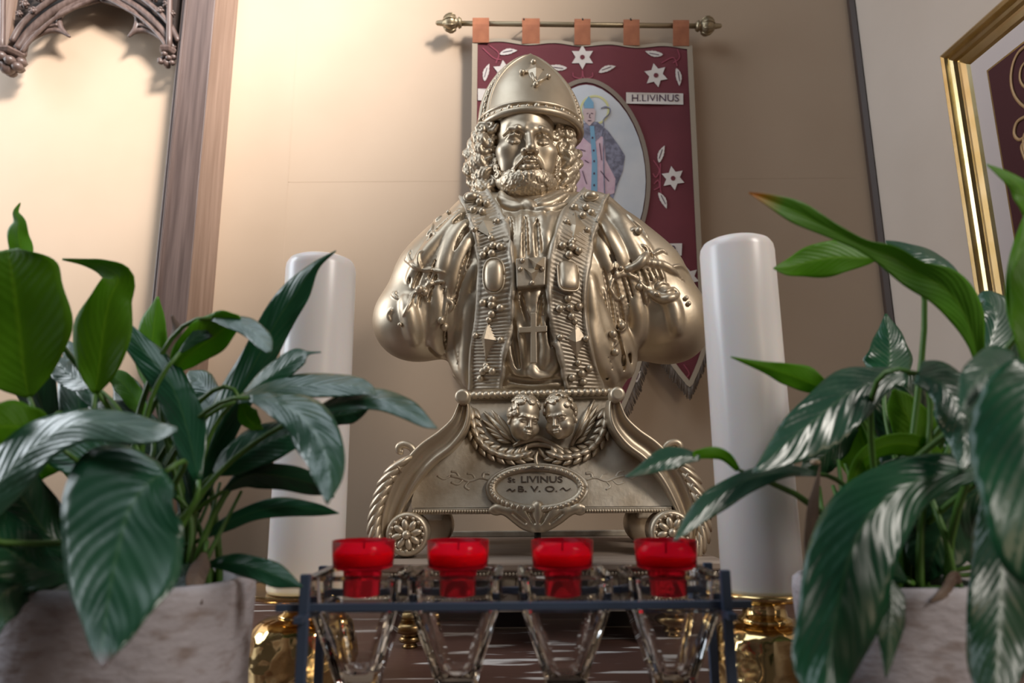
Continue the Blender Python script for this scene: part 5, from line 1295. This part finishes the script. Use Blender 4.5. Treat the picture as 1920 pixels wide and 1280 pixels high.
addR([(1560, 735, 6), (1520, 718, 18, 26), (1480, 702, 22), (1440, 690, 12), (1370, 669, 1)], (.54, .52), 'lb', lean=-.4)
addR([(1930, 640, 22, 20), (1912, 600, 20, 26), (1900, 540, 16, 30), (1908, 480, 14, 24), (1925, 420, 12), (1935, 380, 3)], (.44, .46), 'lb', lean=-.1)
addR([(1950, 420, 20), (1925, 370, 22, 20), (1898, 338, 14, 12), (1850, 308, 1)], (.46, .45), 'lb', lean=.3)
addR([(1950, 700, 30), (1930, 600, 34), (1925, 520, 30), (1935, 450, 3)], (.42, .44), 'lu', lean=.1)
addR([(1700, 700, 8), (1650, 712, 30, 26), (1590, 738, 60, 46), (1530, 785, 62, 44), (1470, 835, 44, 28), (1412, 886, 2)], (.52, .49), 'lp', lean=.75, vein=.0018)
addR([(1384, 880, 5), (1352, 856, 6, 16), (1310, 854, 6, 12), (1300, 856, 4)], (.52, .51), 'lb', lean=-.4, stem=None)
addR([(1312, 858, 5), (1275, 856, 18, 18), (1240, 864, 20, 22), (1210, 878, 12, 12), (1172, 894, 1)], (.51, .50), 'lp', lean=.7, stem=None)
addR([(1532, 888, 5), (1470, 886, 10, 16), (1400, 900, 26, 18), (1340, 936, 26, 22), (1295, 978, 16, 16), (1264, 1014, 1)], (.52, .49), 'lp', lean=.8)
MB().tube([at(x, y, Y) for x, y, Y in [(1384, 880, .52), (1430, 898, .525), (1490, 925, .53), (1560, 975, .55), (1620, 1060, .57)]], [.0012, .002, .0024, .0026, .003], 7).build('leaf_stalk', 'stem', rp_)
addR([(1620, 1010, 4), (1600, 940, 14), (1612, 870, 15), (1660, 835, 18), (1720, 836, 22), (1765, 862, 10), (1780, 880, 2)], (.54, .55), 'lu', lean=-.3)
addR([(1720, 700, 26, 20), (1765, 720, 40, 30), (1796, 765, 48, 44), (1808, 820, 32, 36), (1806, 884, 2)], (.47, .45), 'lp', lean=.8, vein=.0014)
addR([(1840, 880, 20, 10), (1768, 888, 36, 40), (1690, 915, 60, 56), (1625, 975, 84, 74), (1588, 1060, 92, 84), (1566, 1160, 82, 70), (1552, 1260, 52, 64), (1548, 1340, 10)], (.46, .40), 'lt', lean=.6, vein=.0009)
addR([(1668, 1085, 5), (1672, 1130, 26), (1668, 1190, 22), (1661, 1272, 1)], (.44, .42), 'ld', lean=.2)
addR([(1880, 930, 40), (1880, 1030, 74, 60), (1876, 1130, 74, 60), (1870, 1230, 60), (1866, 1330, 20)], (.44, .40), 'ld', lean=.4)
addR([(1960, 700, 120, 60), (1930, 760, 90, 100), (1930, 850, 90, 110), (1955, 950, 70, 110), (1990, 1060, 50, 90), (2020, 1150, 5)], (.36, .34), 'lt', lean=.5, stem=(rcx+.04, .54, rz-.02), vein=.0010)
addR([(1900, 690, 40, 30), (1862, 690, 40), (1826, 720, 30, 30), (1800, 770, 4)], (.40, .38), 'lp', lean=.9)
addR([(1524, 1075, 5), (1520, 1030, 12), (1524, 960, 12), (1532, 905, 5), (1538, 868, 1)], (.50, .51), 'dry', lean=.0)
MB().ball(at(1529, 866, .51), .0034, 8, (1.2, 1, .6)).build('flower_tip', 'cream_bud', rp_)
addR([(1800, 1095, 4), (1790, 1080, 10), (1770, 1110, 10), (1745, 1128, 2)], (.50, .49), 'dry', lean=.0)
for i in range(20):
    a = rl.uniform(0, 6); x = rcx+rl.uniform(-.04, .05); y = .57+rl.uniform(-.04, .04)
    MB().tube([(x, y, rz-.02), (x+.004*math.cos(a), y, rz+.03), (x+.02*math.cos(a)+rl.uniform(0, .02), y+.01, rz+rl.uniform(.05, .10))], [.0032, .0026, .0015], 6).build('leaf_stalk', 'stem', rp_)
print('done', time.time()-T0, len(bpy.data.objects))
